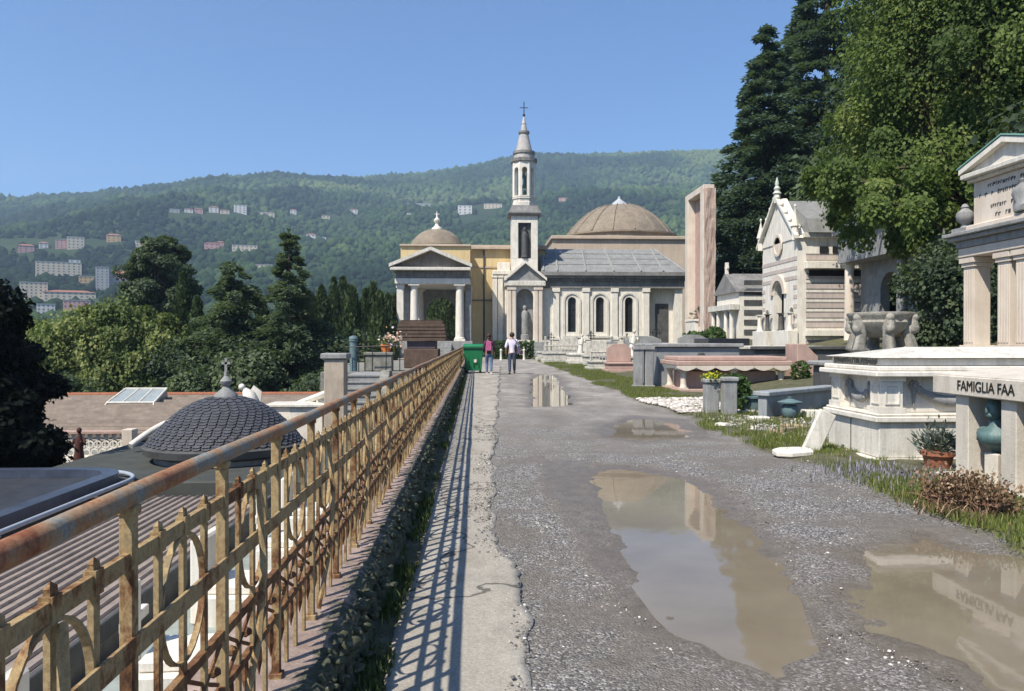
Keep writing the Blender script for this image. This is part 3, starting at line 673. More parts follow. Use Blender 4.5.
# --- domed portico
Y = 70.0; s = Y/FPX; X = lambda px: Xa(px,Y); Z = lambda py: Za(py,Y,430)
po = thing('domed_portico','small domed portico with white columns and a dark pediment at the left of the church','portico',(X(431),Y,0))
zf = Z(341); xl, xr = X(395), X(467)
mb = mbr(po); mb.boxb(xl-.5,xr+.5,Y-.6,Y+9,-.3,zf)
for i in range(5): mb.boxb(X(420),X(452),Y-.6-.35*(5-i),Y-.6-.003,-.3,zf*(i+1)/6)
mb.build('podium',M['marble_grey'],po,bevel=.02)
for px,y_ in ((414,Y+.3),(459.5,Y+.3),(414,Y+7.6),(459.5,Y+7.6)): cap_col(po,X(px),y_,zf,Z(284),.37,M['marble_clean'])
for px,y_ in ((400,Y+.4),(400,Y+4),(400,Y+7.6),(468,Y+4),(468,Y+7.6)):
    pm = mbr(po); x = X(px); pm.boxb(x-.3,x+.3,y_-.3,y_+.3,zf,Z(288)); pm.boxb(x-.36,x+.36,y_-.36,y_+.36,Z(288),Z(284)); pm.build('pilaster',M['marble_clean'],po,bevel=.02)
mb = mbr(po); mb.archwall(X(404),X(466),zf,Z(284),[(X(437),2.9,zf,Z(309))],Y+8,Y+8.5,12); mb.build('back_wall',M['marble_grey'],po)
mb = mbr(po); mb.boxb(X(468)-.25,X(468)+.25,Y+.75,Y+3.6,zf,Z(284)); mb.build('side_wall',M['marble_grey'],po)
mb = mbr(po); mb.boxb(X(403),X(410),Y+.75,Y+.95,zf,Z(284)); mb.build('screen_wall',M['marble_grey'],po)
mb = mbr(po); mb.boxb(xl,xr+.3,Y-.2,Y+8.6,Z(284)+.003,Z(278.5)); mb.build('architrave',M['marble_clean'],po,bevel=.03)
mb = mbr(po); mb.boxb(xl+.1,xr+.2,Y-.1,Y+8.5,Z(278.5)+.003,Z(271))
for k in range(12): x = xl+.3+k*(xr-xl-.3)/11; mb.boxb(x-.13,x+.13,Y-.2,Y-.103,Z(278),Z(271.5))
mb.build('frieze',M['cornice'],po)
mb = mbr(po); mb.boxb(X(391),X(471),Y-.9,Y+9.2,Z(271)+.003,Z(268)); mb.build('cornice',M['marble'],po,bevel=.03)
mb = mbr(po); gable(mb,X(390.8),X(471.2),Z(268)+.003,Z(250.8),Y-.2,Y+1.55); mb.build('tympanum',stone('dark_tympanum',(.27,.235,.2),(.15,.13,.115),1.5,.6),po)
mb = mbr(po); raking(mb,X(390),X(472),Z(268)+.006,Z(251),Y-.95,Y+.2,.3); mb.build('pediment',M['marble'],po)
mb = mbr(po); mb.boxb(X(399),X(470),Y+1.6,Y+8.6,Z(268)+.004,Za(247,Y+1.6)); mb.build('attic',M['yellow'],po)
mb = mbr(po); mb.boxb(X(398),X(471),Y+1.4,Y+8.8,Za(247,Y+1.6)+.003,Za(245,Y+1.6)); mb.build('attic_cornice',M['peach'],po,bevel=.03)
Yd = Y+5; sd_ = Yd/FPX; zb = Za(245,Y+1.6); R = 27*sd_; H = 19.5*sd_
mb = mbr(po); pr = [(R*1.04,0),(R*1.04,.25),(R,.28)]
for i in range(1,13): a = i/13; pr += [(R*(1-a)**.38+.04,.28+(H-.28)*a-.02),(R*(1-a)**.38,.28+(H-.28)*a)]
pr.append((.25,H)); mb.lathe(pr,32,(Xa(437,Yd),Yd,zb)); mb.build('dome',M['tan_dome'],po,smooth=30)
mb = mbr(po); mb.lathe([(.55,-.12),(.5,.1),(.22,.3),(.15,.55),(.3,.7),(.32,.9),(.15,1.05),(.07,1.15),(.05,1.7)],12,(Xa(437,Yd),Yd,zb+H)); mb.box((Xa(437,Yd),Yd,zb+H+1.45),(.45,.07,.07)); mb.build('finial',M['marble_clean'],po,smooth=40)
# ================================================================== monuments on the right (front faces look left, to the road)
def XT(name, label, cat, X, Yfar, z0=0): return thing(name,label,cat,(X,Yfar,z0),-PI/2)    # local x: far->near, local y: into the monument
def lbox(root, name, mat, *bx, bevel=.012, **k):
    mb = MB()
    for q in bx: mb.boxb(*q)
    return mb.build(name,mat,root,bevel=bevel,**k)
def lcol(root, x, y, z0, z1, r, mat, name='column', n=14):
    h = z1-z0; mb = MB()
    mb.boxb(x-r*1.3,x+r*1.3,y-r*1.3,y+r*1.3,z0,z0+r*.4)
    mb.lathe([(r*1.22,r*.4),(r*1.22,r*.7),(r*1.02,r*.95),(r,h*.3),(r*.87,h-r*1.0),(r*1.0,h-r*.9),(r*.92,h-r*.75),(r*1.25,h-r*.35)],n,(x,y,z0))
    mb.boxb(x-r*1.32,x+r*1.32,y-r*1.32,y+r*1.32,z1-r*.36,z1)
    return mb.build(name,mat,root,smooth=40)

# --- tall open frame monument
X = 15.7; yf, yn = XW(685,X), XW(703,X); L = yf-yn; z0 = .9
zt = ZW(184.5,X,yn); h = zt-z0
a = XT('frame_monument','very tall pink marble frame monument with a rough red carved end','monument',X,yf,z0)
lbox(a,'frame',M['marble_warm'],(0,.75,0,.8,0,h),(L-.75,L,0,.8,0,h),(.753,L-.753,0,.8,h-.45,h),(.753,L-.753,0,.8,0,1.6),bevel=.03)
lbox(a,'back_panel',M['marble_pink'],(.753,L-.753,.55,.797,1.603,h-.453))
mb = MB(); mb.boxb(L+.003,L+.30,.05,.78,.8,h-.3); mb.build('carved_relief',stone('tan_red_relief',(.52,.40,.33),(.38,.27,.22),3,.5,(.17,.12,.10),.85,.5),a,sub=14,jitter=.075)
lbox(a,'base',M['marble_grey'],(-.3,L+.6,-.4,1.3,-1.2,.0))
lbox(a,'altar',M['marble_clean'],(1.1,L-1.1,-.25,-.003,0,2.0),(1.0,L-1.0,-.3,-.003,2.003,2.15))

# --- small arched chapel
X = 16.0; yf, yn = XW(717,X), XW(739,X); L = yf-yn; z0 = 1.0
zt = ZW(292,X,yn)-z0
a = XT('small_tomb_chapel','small white tomb chapel with an arched niche, half hidden by the dark conifer','mausoleum',X,yf,z0)
mb = MB(); mb.archwall(0,L,0,zt,[(L/2,1.1,1.9,zt-1.3)],0,.5); mb.boxb(0,L,1.2,5,0,zt); mb.boxb(0,.4,.5,1.2,0,zt); mb.boxb(L-.4,L,.5,1.2,0,zt); mb.build('wall',M['marble_clean'],a)
mb = MB()
for k in range(7): mb.boxb(L+.002,L+.05,.3,4.9,.3+k*.6,.6+k*.6)
mb.build('stripes',M['stone_dark'],a)
mb = MB(); gable(mb,-.15,L+.15,zt+.003,zt+1.3,-.2,5.2); mb.build('roof',M['cornice'],a)
for x in (.35,L-.35,L/2-.75,L/2+.75): lcol(a,x,-.35,0,2.4,.14,M['marble_clean'])
lbox(a,'entablature',M['marble'],(-.05,L+.05,-.6,-.003,2.403,2.75))
lbox(a,'finial',M['marble_clean'],(L/2-.1,L/2+.1,-.15,.05,zt+1.25,zt+2.0),(L/2-.3,L/2+.3,-.1,0,zt+1.6,zt+1.78))

# --- striped gothic chapel
X = 15.0; yf, yn = XW(762.5,X), XW(797,X); L = yf-yn; z0 = 1.1; D = 3.6
Zc = lambda py: ZW(py,X,yn)-z0
a = XT('striped_chapel','striped pink and white gothic tomb chapel with a spiky front gable','mausoleum',X,yf,z0)
hw = Zc(238)
mb = MB(); mb.archwall(0,L,0,hw,[(L/2,1.25,0,Zc(292)),(.65,.5,1.2,Zc(312)),(L-.65,.5,1.2,Zc(312))],0,.4); mb.boxb(0,L,1.0,D,0,hw); mb.boxb(0,.3,.4,1.0,0,hw); mb.boxb(L-.3,L,.4,1.0,0,hw); mb.build('wall',M['marble_clean'],a)
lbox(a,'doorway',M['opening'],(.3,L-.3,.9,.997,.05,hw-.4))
BAND = stone('pink_grey_band',(.58,.50,.45),(.47,.40,.36),3,.35); JNT = stone('joint_shadow_band',(.30,.28,.265),(.20,.185,.18),3,.4)  # thin shadow lines at the joints are painted as dark grey bands
hs = .225; zz_ = [.15+k*2*hs for k in range(int((hw-.5)/(2*hs)))]
for nm_,bx_,m_ in (('side_stripes',lambda z:(L+.002,L+.03,.42,D-.02,z,z+hs*.95),BAND),('side_joint_shadows',lambda z:(L+.002,L+.02,.42,D-.02,z+hs*.98,z+hs*1.28),JNT),('corner_stripes',lambda z:(.0,.40,-.02,-.002,z,z+hs*.8),BAND),('corner_stripes',lambda z:(L-.40,L,-.02,-.002,z,z+hs*.8),BAND),('gable_stripes',lambda z:(.402,L-.402,-.02,-.002,z,z+hs*.8) if z > Zc(283) else None,BAND)):
    mb = MB()
    for z in zz_:
        q = bx_(z)
        if q: mb.boxb(*q)
    mb.build(nm_,m_,a)
lbox(a,'ledge',M['marble_clean'],(L+.03,L+.42,.3,D,Zc(269),Zc(262)))
lbox(a,'footing',M['marble_clean'],(L+.03,L+.30,.35,D,Zc(336),Zc(330)))
for i in range(3):
    y_ = 1.05+i*.62; lbox(a,'window',M['opening'],(L+.031,L+.06,y_,y_+.42,Zc(253),Zc(246.5)),bevel=0)
lbox(a,'side_opening',M['opening'],(L+.031,L+.055,.55,D-.15,Zc(276),Zc(270)),bevel=0)
lbox(a,'cornice',M['marble'],(-.12,L+.22,.25,D+.1,hw+.003,hw+.22))
zr = ZW(201,X,(yf+yn)/2)-z0
mb = MB(); mb.prism([(-.3,hw+.223),(L+.35,hw+.223),(L+.1,hw+.9),(L/2,zr),(-.1,hw+.9)],.42,D+.2); mb.build('roof',M['slate_roof'],a)
mb = MB(); mb.prism([(-.1,hw+.003),(L+.1,hw+.003),(L/2,zr+.12)],-.05,.40); mb.build('gable',M['marble_clean'],a)
mb = MB(); raking(mb,-.3,L+.3,hw-.05,zr+.12,-.25,-.052,.16)
for x,z in ((.0,hw+.5),(L,hw+.5)): mb.lathe([(.16,-.6),(.16,.0),(.22,.05),(.02,.9),(.07,1.0),(0,1.1)],8,(x,-.1,z))
for i in range(5):
    t = (i+.6)/5
    for sx in (0,1): mb.ball((L/2+(L/2+.3)*(1-t)*(1 if sx else -1),-.15,hw+.1+(zr+.12-hw)*t+.1),.11,8)
mb.build('crockets',M['marble_clean'],a,smooth=40)
mb = MB(); mb.lathe([(.16,-.3),(.16,.15),(.22,.18),(.12,.3),(.17,.42),(.08,.55),(.11,.65),(.025,.95),(0,1.0)],10,(L/2,-.1,zr+.18)); mb.build('pinnacle',stone('patinated_finial',(.62,.64,.58),(.45,.48,.43),4,.3),a,smooth=40)
mb = MB(); r0,r1 = .70,.98
for i in range(12):
    q,w = PI*i/12,PI*(i+1)/12; zs = Zc(292)
    mb.prism([(L/2-r0*math.cos(q),zs+r0*math.sin(q)),(L/2-r1*math.cos(q),zs+r1*math.sin(q)),(L/2-r1*math.cos(w),zs+r1*math.sin(w)),(L/2-r0*math.cos(w),zs+r0*math.sin(w))],-.12,-.003)
mb.build('archivolt',M['marble_warm'],a)
for x in (L/2-.85,L/2+.85,.25,L-.25): lcol(a,x,-.25,.9,Zc(312),.11,M['stone_dark'] if abs(x-L/2) < 1 else M['marble_clean'])
lbox(a,'plinth',M['marble_clean'],(-.1,L/2-.55,-.5,-.003,0,.9)); lbox(a,'plinth',M['marble_clean'],(L/2+.55,L+.1,-.5,-.003,0,.9))
mb = MB(); mb.lathe([(.42,-.03),(.55,-.03),(.55,.03),(.42,.03),(.42,-.03)],16,(0,0,0)); q = mb.build('rose_window',M['marble_warm'],a); q.rotation_euler = (PI/2,0,0); q.location = (L/2,-.08,hw-.1)
lbox(a,'base',M['stone_dark'],(-.4,L+.6,-.8,D+.2,-.9,-.003))

# --- shaded classical tomb portico under the big tree
X = 16.2; yf, yn = XW(841,X), XW(900,X); L = yf-yn; z0 = 1.1; Zc = lambda py: ZW(py,X,yf)-z0
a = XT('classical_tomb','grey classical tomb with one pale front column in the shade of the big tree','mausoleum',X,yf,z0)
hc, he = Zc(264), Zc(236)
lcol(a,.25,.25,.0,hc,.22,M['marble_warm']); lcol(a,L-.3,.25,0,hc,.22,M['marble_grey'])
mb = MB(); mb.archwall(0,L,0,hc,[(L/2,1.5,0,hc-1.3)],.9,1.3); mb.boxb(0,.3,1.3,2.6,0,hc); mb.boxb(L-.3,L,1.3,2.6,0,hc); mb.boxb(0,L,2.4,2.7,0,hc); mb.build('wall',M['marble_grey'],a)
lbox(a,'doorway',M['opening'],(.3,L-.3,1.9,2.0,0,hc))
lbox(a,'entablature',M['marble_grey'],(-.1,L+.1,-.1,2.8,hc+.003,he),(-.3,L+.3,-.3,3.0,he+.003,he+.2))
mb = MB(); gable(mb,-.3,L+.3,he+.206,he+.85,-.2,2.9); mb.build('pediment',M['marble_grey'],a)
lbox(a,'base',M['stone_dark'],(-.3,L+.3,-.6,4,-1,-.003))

# --- mausoleum top right
X = 11.0; yf, yn = 17.35, 13.95; L = yf-yn; z0 = .55; Zl = lambda z: z-z0
a = XT('mausoleum','pale marble mausoleum with columns, inscribed attic and green copper roof at the right edge','mausoleum',X,yf,z0)
lbox(a,'base',M['marble'],(-.25,L+.25,-.35,3.6,-.3,.45),(-.12,L+.12,-.2,3.5,.453,.75),bevel=.02)
zc0, zc1 = .753, Zl(3.38)
for x in (.26,1.42,L-1.42,L-.26):
    mb = MB(); mb.boxb(x-.25,x+.25,.03,.53,zc0,zc0+.10); mb.boxb(x-.19,x+.19,.09,.47,zc0+.103,zc1-.22); mb.boxb(x-.225,x+.225,.055,.505,zc1-.217,zc1-.13); mb.boxb(x-.26,x+.26,.02,.54,zc1-.127,zc1-.003)
    for q in (-.13,-.045,.045,.13): mb.boxb(x+q-.028,x+q+.028,.072,.088,zc0+.16,zc1-.28); mb.boxb(x-.208,x-.192,.28+q-.028,.28+q+.028,zc0+.16,zc1-.28)
    mb.build('column',M['marble_warm'],a,bevel=.008)
for x in (.85,L-.85): lbox(a,'pier',M['marble_warm'],(x-.22,x+.22,.75,1.2,zc0,zc1),bevel=.02)
lbox(a,'wall',M['marble'],(0.05,.45,1.2,3.4,zc0,zc1),(L-.45,L-.05,1.2,3.4,zc0,zc1),(.453,1.25,1.25,1.5,zc0,zc1),(L-1.25,L-.453,1.25,1.5,zc0,zc1))
lbox(a,'dark_panel',M['iron'],(1.253,L-1.253,1.4,1.46,zc0,zc1))
lbox(a,'architrave',M['marble_warm'],(0,L,0,3.5,zc1+.003,zc1+.22),bevel=.02)
lbox(a,'entablature',M['marble_grey'],(-.04,L+.04,-.04,3.5,zc1+.223,zc1+.38),(-.16,L+.16,-.16,3.6,zc1+.383,zc1+.47),(-.24,L+.24,-.24,3.65,zc1+.473,zc1+.56),bevel=.015)
zA = zc1+.563; zB = Zl(5.03)
lbox(a,'attic',M['marble_warm'],(.40,L-.40,.1,3.3,zA,zB),(.28,L-.28,.0,3.4,zA,zA+.14),bevel=.02)
mb = MB(); rr_ = random.Random(3)
for row,(zz,x0,x1) in enumerate(((zB-.16,.9,L-.9),(zB-.34,.62,L-.62),(zB-.62,1.0,1.75),(zB-.62,L-1.75,L-1.0),(zB-.82,1.15,1.6))):
    x = x0
    while x < x1:
        w = rr_.uniform(.03,.075); mb.boxb(x,x+w*.35,.09,.098,zz-.035,zz+.035); mb.boxb(x+w*.35,x+w,.09,.098,zz+rr_.choice([-.035,0,.02]),zz+rr_.choice([.022,.035])+.01); x += w+.03+(.12 if rr_.random() < .18 else 0)
mb.build('worn_inscription',M['stone_dark'],a)
mb = MB(); mb.lathe([(.2,0),(.24,.1),(.16,.16),(.25,.36),(.22,.46),(.12,.52),(.08,.56),(.1,.62),(.0,.66)],14,(L*.60,.05,zA+.2),sx=1.1,sy=.5); mb.build('carved_wreath',M['marble_grey'],a,smooth=40,jitter=.03)
lbox(a,'attic_cornice',M['marble'],(.34,L-.34,-.02,3.4,zB+.003,zB+.07),(.28,L-.28,-.14,3.5,zB+.073,zB+.18),bevel=.015)
zP = Zl(5.74)
mb = MB(); gable(mb,.32,L-.32,zB+.183,zP-.1,-.02,3.3); mb.build('tympanum',M['marble_clean'],a)
mb = MB(); raking(mb,.26,L-.26,zB+.186,zP-.12,-.16,-.023,.12); mb.build('pediment',M['marble_clean'],a)
mb = MB(); mb.prism([(.22,zB+.31),(.22,zB+.34),(L/2,zP+.05),(L-.22,zB+.34),(L-.22,zB+.31),(L/2,zP+.02)],-.18,3.5); mb.build('roof',M['copper'],a)
for x in (.05,L-.05):
    mb = MB(); mb.boxb(x-.2,x+.2,-.06,.34,zA,zA+.12); mb.lathe([(.14,.12),(.08,.17),(.075,.22),(.17,.30),(.195,.40),(.18,.48),(.10,.54),(.08,.57),(.10,.60),(.055,.67),(0,.69)],14,(x,.14,zA)); mb.build('urn',M['marble_grey'],a,smooth=40)

# --- carved stone basin
Y = 17.6; xb = W(881,HZ,Y).x; s = (xb*math.sin(TH)+Y*math.cos(TH))/FPX
zt = W(881,313,Y).z; zb_ = W(881,349,Y).z
a = thing('stone_basin','carved grey stone basin on a pedestal behind the large garlanded tomb','basin',(xb,Y,.35))
R = 31*s
mb = MB(); mb.lathe([(.18,-.52),(.34,-.50),(R*.6,-.44),(R*.82,-.32),(R*.93,-.17),(R*.9,-.12),(R*.97,-.03),(R,.0),(R*1.0,.05),(R*.9,.06),(R*.8,-.06),(0,-.16)],32,(0,0,zt-.35-.05),rip=.03,ripn=16); BS = stone('pale_carved_stone',(.46,.43,.37),(.28,.26,.225),5,.5,(.09,.085,.07),.9,.5,40,.2,4,.3); mb.build('bowl',BS,a,smooth=40)
mb = MB(); mb.lathe([(.62,0),(.62,.15),(.5,.2),(.46,zb_-.6),(.56,zb_-.5),(.56,zb_-.42)],20,(0,0,0)); mb.build('pedestal',M['stone_rough'],a,smooth=40)
for k in range(6):
    q = 2*PI*k/6+.3; mb = MB(); c,s_ = math.cos(q),math.sin(q); zq = zt-.35
    mb.tube([(c*.42,s_*.42,zb_-.42),(c*.66,s_*.66,zb_-.32),(c*.56,s_*.56,zq-.46),(c*.66,s_*.66,zq-.32),(c*R*.95,s_*R*.95,zq-.10)],[.09,.15,.12,.15,.08],8); mb.ball((c*.68,s_*.68,zq-.36),.13,8); mb.ball((c*R*.97,s_*R*.97,zq-.12),.10,8); mb.build('claw_leg',BS,a,smooth=50)

# --- large white tomb with garlands
X0 = 4.90; yn, yf = 9.28, 10.75; L = yf-yn; D = 2.9
a = XT('garlanded_tomb','large white marble tomb with carved garlands and corner pilasters beside the road','tomb',X0,yf,0)
lbox(a,'plinth',M['marble'],(-.02,L+.02,-.04,D,-.1,.06),bevel=.015)
lbox(a,'base',M['marble'],(.05,L-.05,.03,D,.063,.50),bevel=.01)
mb = MB()
for x in (.5,): mb.boxb(L-.053,L-.047,x+.12,x+.135,.08,.49); mb.boxb(L-.053,L-.047,x+1.15,x+1.165,.08,.49)
mb.boxb(.7,.715,.024,.033,.08,.49); mb.build('joint',M['stone_dark'],a)
lbox(a,'ledge',M['marble_clean'],(.0,L,-.03,D,.503,.575),(.03,L-.03,.0,D,.578,.61),bevel=.012)
lbox(a,'body',M['marble'],(.17,L-.17,.16,D,.613,1.06),bevel=.008)
for cx_,cy_,fx,fy in ((.2,.2,1,1),(L-.2,.2,1,1),(L-.2,1.75,1,0)):
    mb = MB(); mb.boxb(cx_-.16,cx_+.16,cy_-.16,cy_+.16,.613,.68); mb.boxb(cx_-.135,cx_+.135,cy_-.135,cy_+.135,.683,1.0); mb.boxb(cx_-.16,cx_+.16,cy_-.16,cy_+.16,1.003,1.06)
    for dx,dy in ((0,-1),(1,0)):
        if dx: 
            for (p,q,r,t) in ((-.09,-.075,.72,.96),(.075,.09,.72,.96),(-.0745,.0745,.72,.735),(-.0745,.0745,.945,.96)): mb.boxb(cx_+.136,cx_+.15,cy_+p,cy_+q,r,t)
        else:
            for (p,q,r,t) in ((-.09,-.075,.72,.96),(.075,.09,.72,.96),(-.0745,.0745,.72,.735),(-.0745,.0745,.945,.96)): mb.boxb(cx_+p,cx_+q,cy_-.15,cy_-.136,r,t)
    mb.build('pilaster',M['marble_clean'],a)
def garland(mb, p0, p1, nrm, sag, r):
    p0, p1, nrm = Vector(p0), Vector(p1), Vector(nrm); pts = []
    for i in range(17):
        t = i/16; p = p0.lerp(p1,t)-Vector((0,0,sag*4*t*(1-t)))+nrm*.02; pts.append(p)
    mb.tube(pts,[r*(.55+.9*math.sin(PI*i/16)) for i in range(17)],8)
    g = random.Random(5)
    for p in pts:
        for _ in range(5): mb.ball(p+Vector((g.uniform(-1,1)*.035,g.uniform(-1,1)*.035,g.uniform(-1,1)*.035)),g.uniform(.018,.03),6)
    for p in (p0,p1):
        for i in range(9): q = 2*PI*i/9; u = nrm.cross(Vector((0,0,1))); mb.ball(p+nrm*.03+(u*math.cos(q)+Vector((0,0,1))*math.sin(q))*.045,.025,6)
        mb.ball(p+nrm*.04,.03,6)
        mb.tube([p+nrm*.02,p+nrm*.03-Vector((0,0,.14)),p+nrm*.02-Vector((0,0,.26))],[.03,.024,.012],6)
mb = MB(); garland(mb,(.45,.16,.93),(L-.45,.16,.93),(0,-1,0),.17,.045); mb.build('garland',M['marble_grey'],a,smooth=60)
mb = MB(); garland(mb,(L-.17,.52,.95),(L-.17,1.5,.95),(1,0,0),.20,.05); mb.build('garland',M['marble_grey'],a,smooth=60)
lbox(a,'lid',M['marble_clean'],(-.06,L+.06,-.06,D+.1,1.063,1.13),(-.01,L+.01,-.01,D+.1,1.133,1.19),(.07,L-.07,.07,D,1.193,1.29),bevel=.012)
mb = MB(); mb.add([(.0,.0,1.293),(L,.0,1.293),(L,D,1.293),(.0,D,1.293),(.45,.9,1.42),(L-.45,.9,1.42),(L-.45,D,1.42),(.45,D,1.42)],[(0,1,5,4),(1,2,6,5),(2,3,7,6),(3,0,4,7),(4,5,6,7),(3,2,1,0)]); mb.build('top_slab',M['marble'],a)
mb = MB(); g = random.Random(8); x = .16
while x < L-.2:
    w = g.uniform(.028,.05); mb.boxb(x,x+.012,.055,.068,1.205,1.275); mb.boxb(x+.0125,x+w,.055,.068,*(g.choice([(1.262,1.275),(1.205,1.218),(1.235,1.248)]))); 
    if g.random() < .6: mb.boxb(x+w-.012,x+w-.0005,.0545,.0675,1.219,1.261)
    x += w+.022
mb.build('worn_inscription',M['stone_rough'],a)

# --- family tomb with the bust
X0 = 4.97; yf = 8.12; L = 2.35; D = 1.95
a = XT('family_tomb','low pale stone family tomb with square pillars and a lettered roof slab','tomb',X0,yf,0)
MC = stone('cast_stone',(.67,.61,.52),(.53,.475,.40),1.6,.45,(.25,.215,.175),.8,.22,60,.25,6,.12)
lbox(a,'roof_slab',MC,(-.06,L+.06,-.06,D,.945,1.145),bevel=.012)
mb = MB(); mb.add([(-.05,-.05,1.147),(L+.05,-.05,1.147),(L+.05,D,1.147),(-.05,D,1.147),(.3,.55,1.225),(L-.3,.55,1.225),(L-.3,D,1.225),(.3,D,1.225)],[(0,1,5,4),(1,2,6,5),(2,3,7,6),(3,0,4,7),(4,5,6,7),(3,2,1,0)]); mb.build('roof',MC,a)
for x0,x1 in ((.95,1.16),(1.62,1.83),(2.1,2.3)): lbox(a,'pillar',MC,(x0,x1,.0,.20,.103,.942),bevel=.008)
lbox(a,'base',MC,(-.04,L+.04,-.05,D,-.12,.10),bevel=.01)
lbox(a,'back_wall',MC,(.25,2.3,1.65,1.8,.103,.942)); lbox(a,'end_wall',MC,(.25,.46,.0,1.647,.103,.942),bevel=.008); lbox(a,'end_wall',MC,(2.1,2.3,.203,1.647,.103,.942),bevel=.008)
text_part('FAMIGLIA FAA',.145,M['iron'],a,Matrix.Translation((.80,-.0635,1.045)) @ Matrix.Rotation(PI/2,4,'X'),.004,'lettering',.92)
def bust(loc, rz, label):
    r = thing('bronze_bust',label,'statue',loc,rz); r.scale = (1.08,1.08,1.08)
    mb = MB(); mb.tube([(0,.02,.0),(0,.02,.06),(0,.01,.13),(0,0,.20),(0,0,.25),(0,-.01,.31)],[.04,.09,.165,.155,.062,.05],16)
    mb2 = mb; mb2.ball((0,-.015,.40),.092,14,sx=.82,sy=.98,sz=1.18)
    mb2.box((0,-.108,.395),(.02,.03,.045)); mb2.ball((.077,.0,.395),.02,6); mb2.ball((-.077,0,.395),.02,6)
    mb2.ball((0,-.07,.35),.042,8,sz=.8)
    for sx in (-1,1): mb2.ball((sx*.135,.01,.165),.07,10,sy=.8,sz=.95)
    mb2.build('torso',M['bronze'],r,smooth=70)
    h = MB(); h.ball((0,.015,.425),.095,12,sx=.86,sy=.92,sz=1.05); h.build('hair',M['bronze'],r,smooth=60,jitter=.008)
    q = MB(); q.boxb(-.07,.07,-.07,.07,-.32,.002); q.build('bracket',MC,r,bevel=.01); return r
bust((X0+.13,yf-.70,.40),math.radians(-75),'green bronze bust of a bearded man between the pillars of the family tomb')

# --- things along the right verge
def onface(px, py, X): yv = XW(px,X); return Vector((X,yv,ZW(py,X,yv)))
# grey enclosure
a = thing('grey_granite_tomb','smooth grey granite tomb block with two square posts at its left corner','tomb',(5.2,24.2,0))
lbox(a,'block',plain('grey_granite',(.30,.31,.31),.5,0,.35,3,.04),(.55,3.2,.3,3.2,0,1.30),bevel=.02)
lbox(a,'coping',M['marble_grey'],(.45,3.3,.2,3.3,1.303,1.42),bevel=.02)
for x in (-.12,.22): lbox(a,'post',M['marble_grey'],(x-.13,x+.13,-.05,.21,0,1.22),(x-.17,x+.17,-.09,.25,0,.12),(x-.17,x+.17,-.09,.25,1.223,1.33),(x-.12,x+.12,-.04,.2,1.333,1.4),bevel=.015)
mb = MB(); mb.tube([(1.9,.27,.35),(1.95,.25,.75),(1.9,.24,1.05)],[.30,.26,.1],12); mb.build('ivy_stain',plain('dark_ivy',(.07,.085,.075),.9,0,.5,20),a,jitter=.1)
a = thing('pillared_grey_tomb','low stepped grey tomb with a ledge behind the granite block','tomb',(8.4,27.5,.2))
lbox(a,'step',M['marble_grey'],(0,4.2,0,3,-.3,.55),(.3,4.0,.3,2.8,.553,1.0),bevel=.02); lbox(a,'slab',M['marble'],(.1,4.1,.1,2.9,1.003,1.12),bevel=.02)
# pink canopy tomb
a = thing('pink_canopy_tomb','pink marble tomb with a scalloped stone canopy on small pillars','tomb',(5.75,22.0,0))
lbox(a,'base',M['marble_pink'],(0,3.3,0,1.9,-.1,.12),bevel=.015); lbox(a,'body',M['marble_pink'],(.35,3.0,.4,1.8,.123,.62),bevel=.015)
for x in (.2,1.66,3.05): 
    for y in (.15,1.7): lcol(a,x,y,.123,.66,.09,M['marble_warm'],'pillar',10)
lbox(a,'canopy',M['marble_pink'],(-.05,3.3,-.08,1.95,.80,.93),(.05,3.2,.05,1.85,.933,1.05),bevel=.02)
mb = MB(); n = 6
for i in range(n):
    x0 = -.05+i*3.35/n; pl = [(x0+.003,.797)]
    for k in range(9): t = k/8; pl.append((x0+.003+t*(3.35/n-.006),.74-.09*math.sin(PI*t)))
    pl.append((x0+3.35/n-.003,.797)); mb.prism(pl,-.08,-.02)
mb.build('valance',M['marble_warm'],a)
a = thing('pink_headstone','upright pink marble headstone with a stepped shoulder at the end of the canopy tomb','headstone',(9.35,22.3,.2))
mb = MB(); mb.prism([(0,-.2),(.62,-.2),(.62,.85),(.5,.95),(.25,1.22),(.0,1.22)],0,.9); mb.build('slab',M['marble_pink'],a,bevel=.02)
lbox(a,'foot',M['marble_pink'],(-.06,.68,-.06,.96,-.3,.05))
def bush(name, label, loc, R, H, n, mat, leaf=.08, cat='shrub', group=None):
    r = thing(name,label,cat,loc,0,group); c = RNG.normal(size=(n,3)); c /= np.linalg.norm(c,axis=1)[:,None]; rad = (.55+.45*RNG.random(n)**.5)
    P = c*rad[:,None]*np.array([R,R,H*.55])+np.array([0,0,H*.5]); P += RNG.normal(size=(n,3))*.04*R
    leaves('foliage',P,RNG.normal(size=(n,3))*.7+c*.5+np.array([0,0,.4]),c+RNG.normal(size=(n,3))*.5,leaf*(.6+.8*RNG.random(n)),mat,r,RNG.random(n)); 
    mb = MB(); mb.tube([(0,0,-.05),(.02*R,0,H*.35),(0,.03*R,H*.6)],[.05*R+.01,.04*R+.008,.01],6); mb.build('stem',M['bark'],r); return r
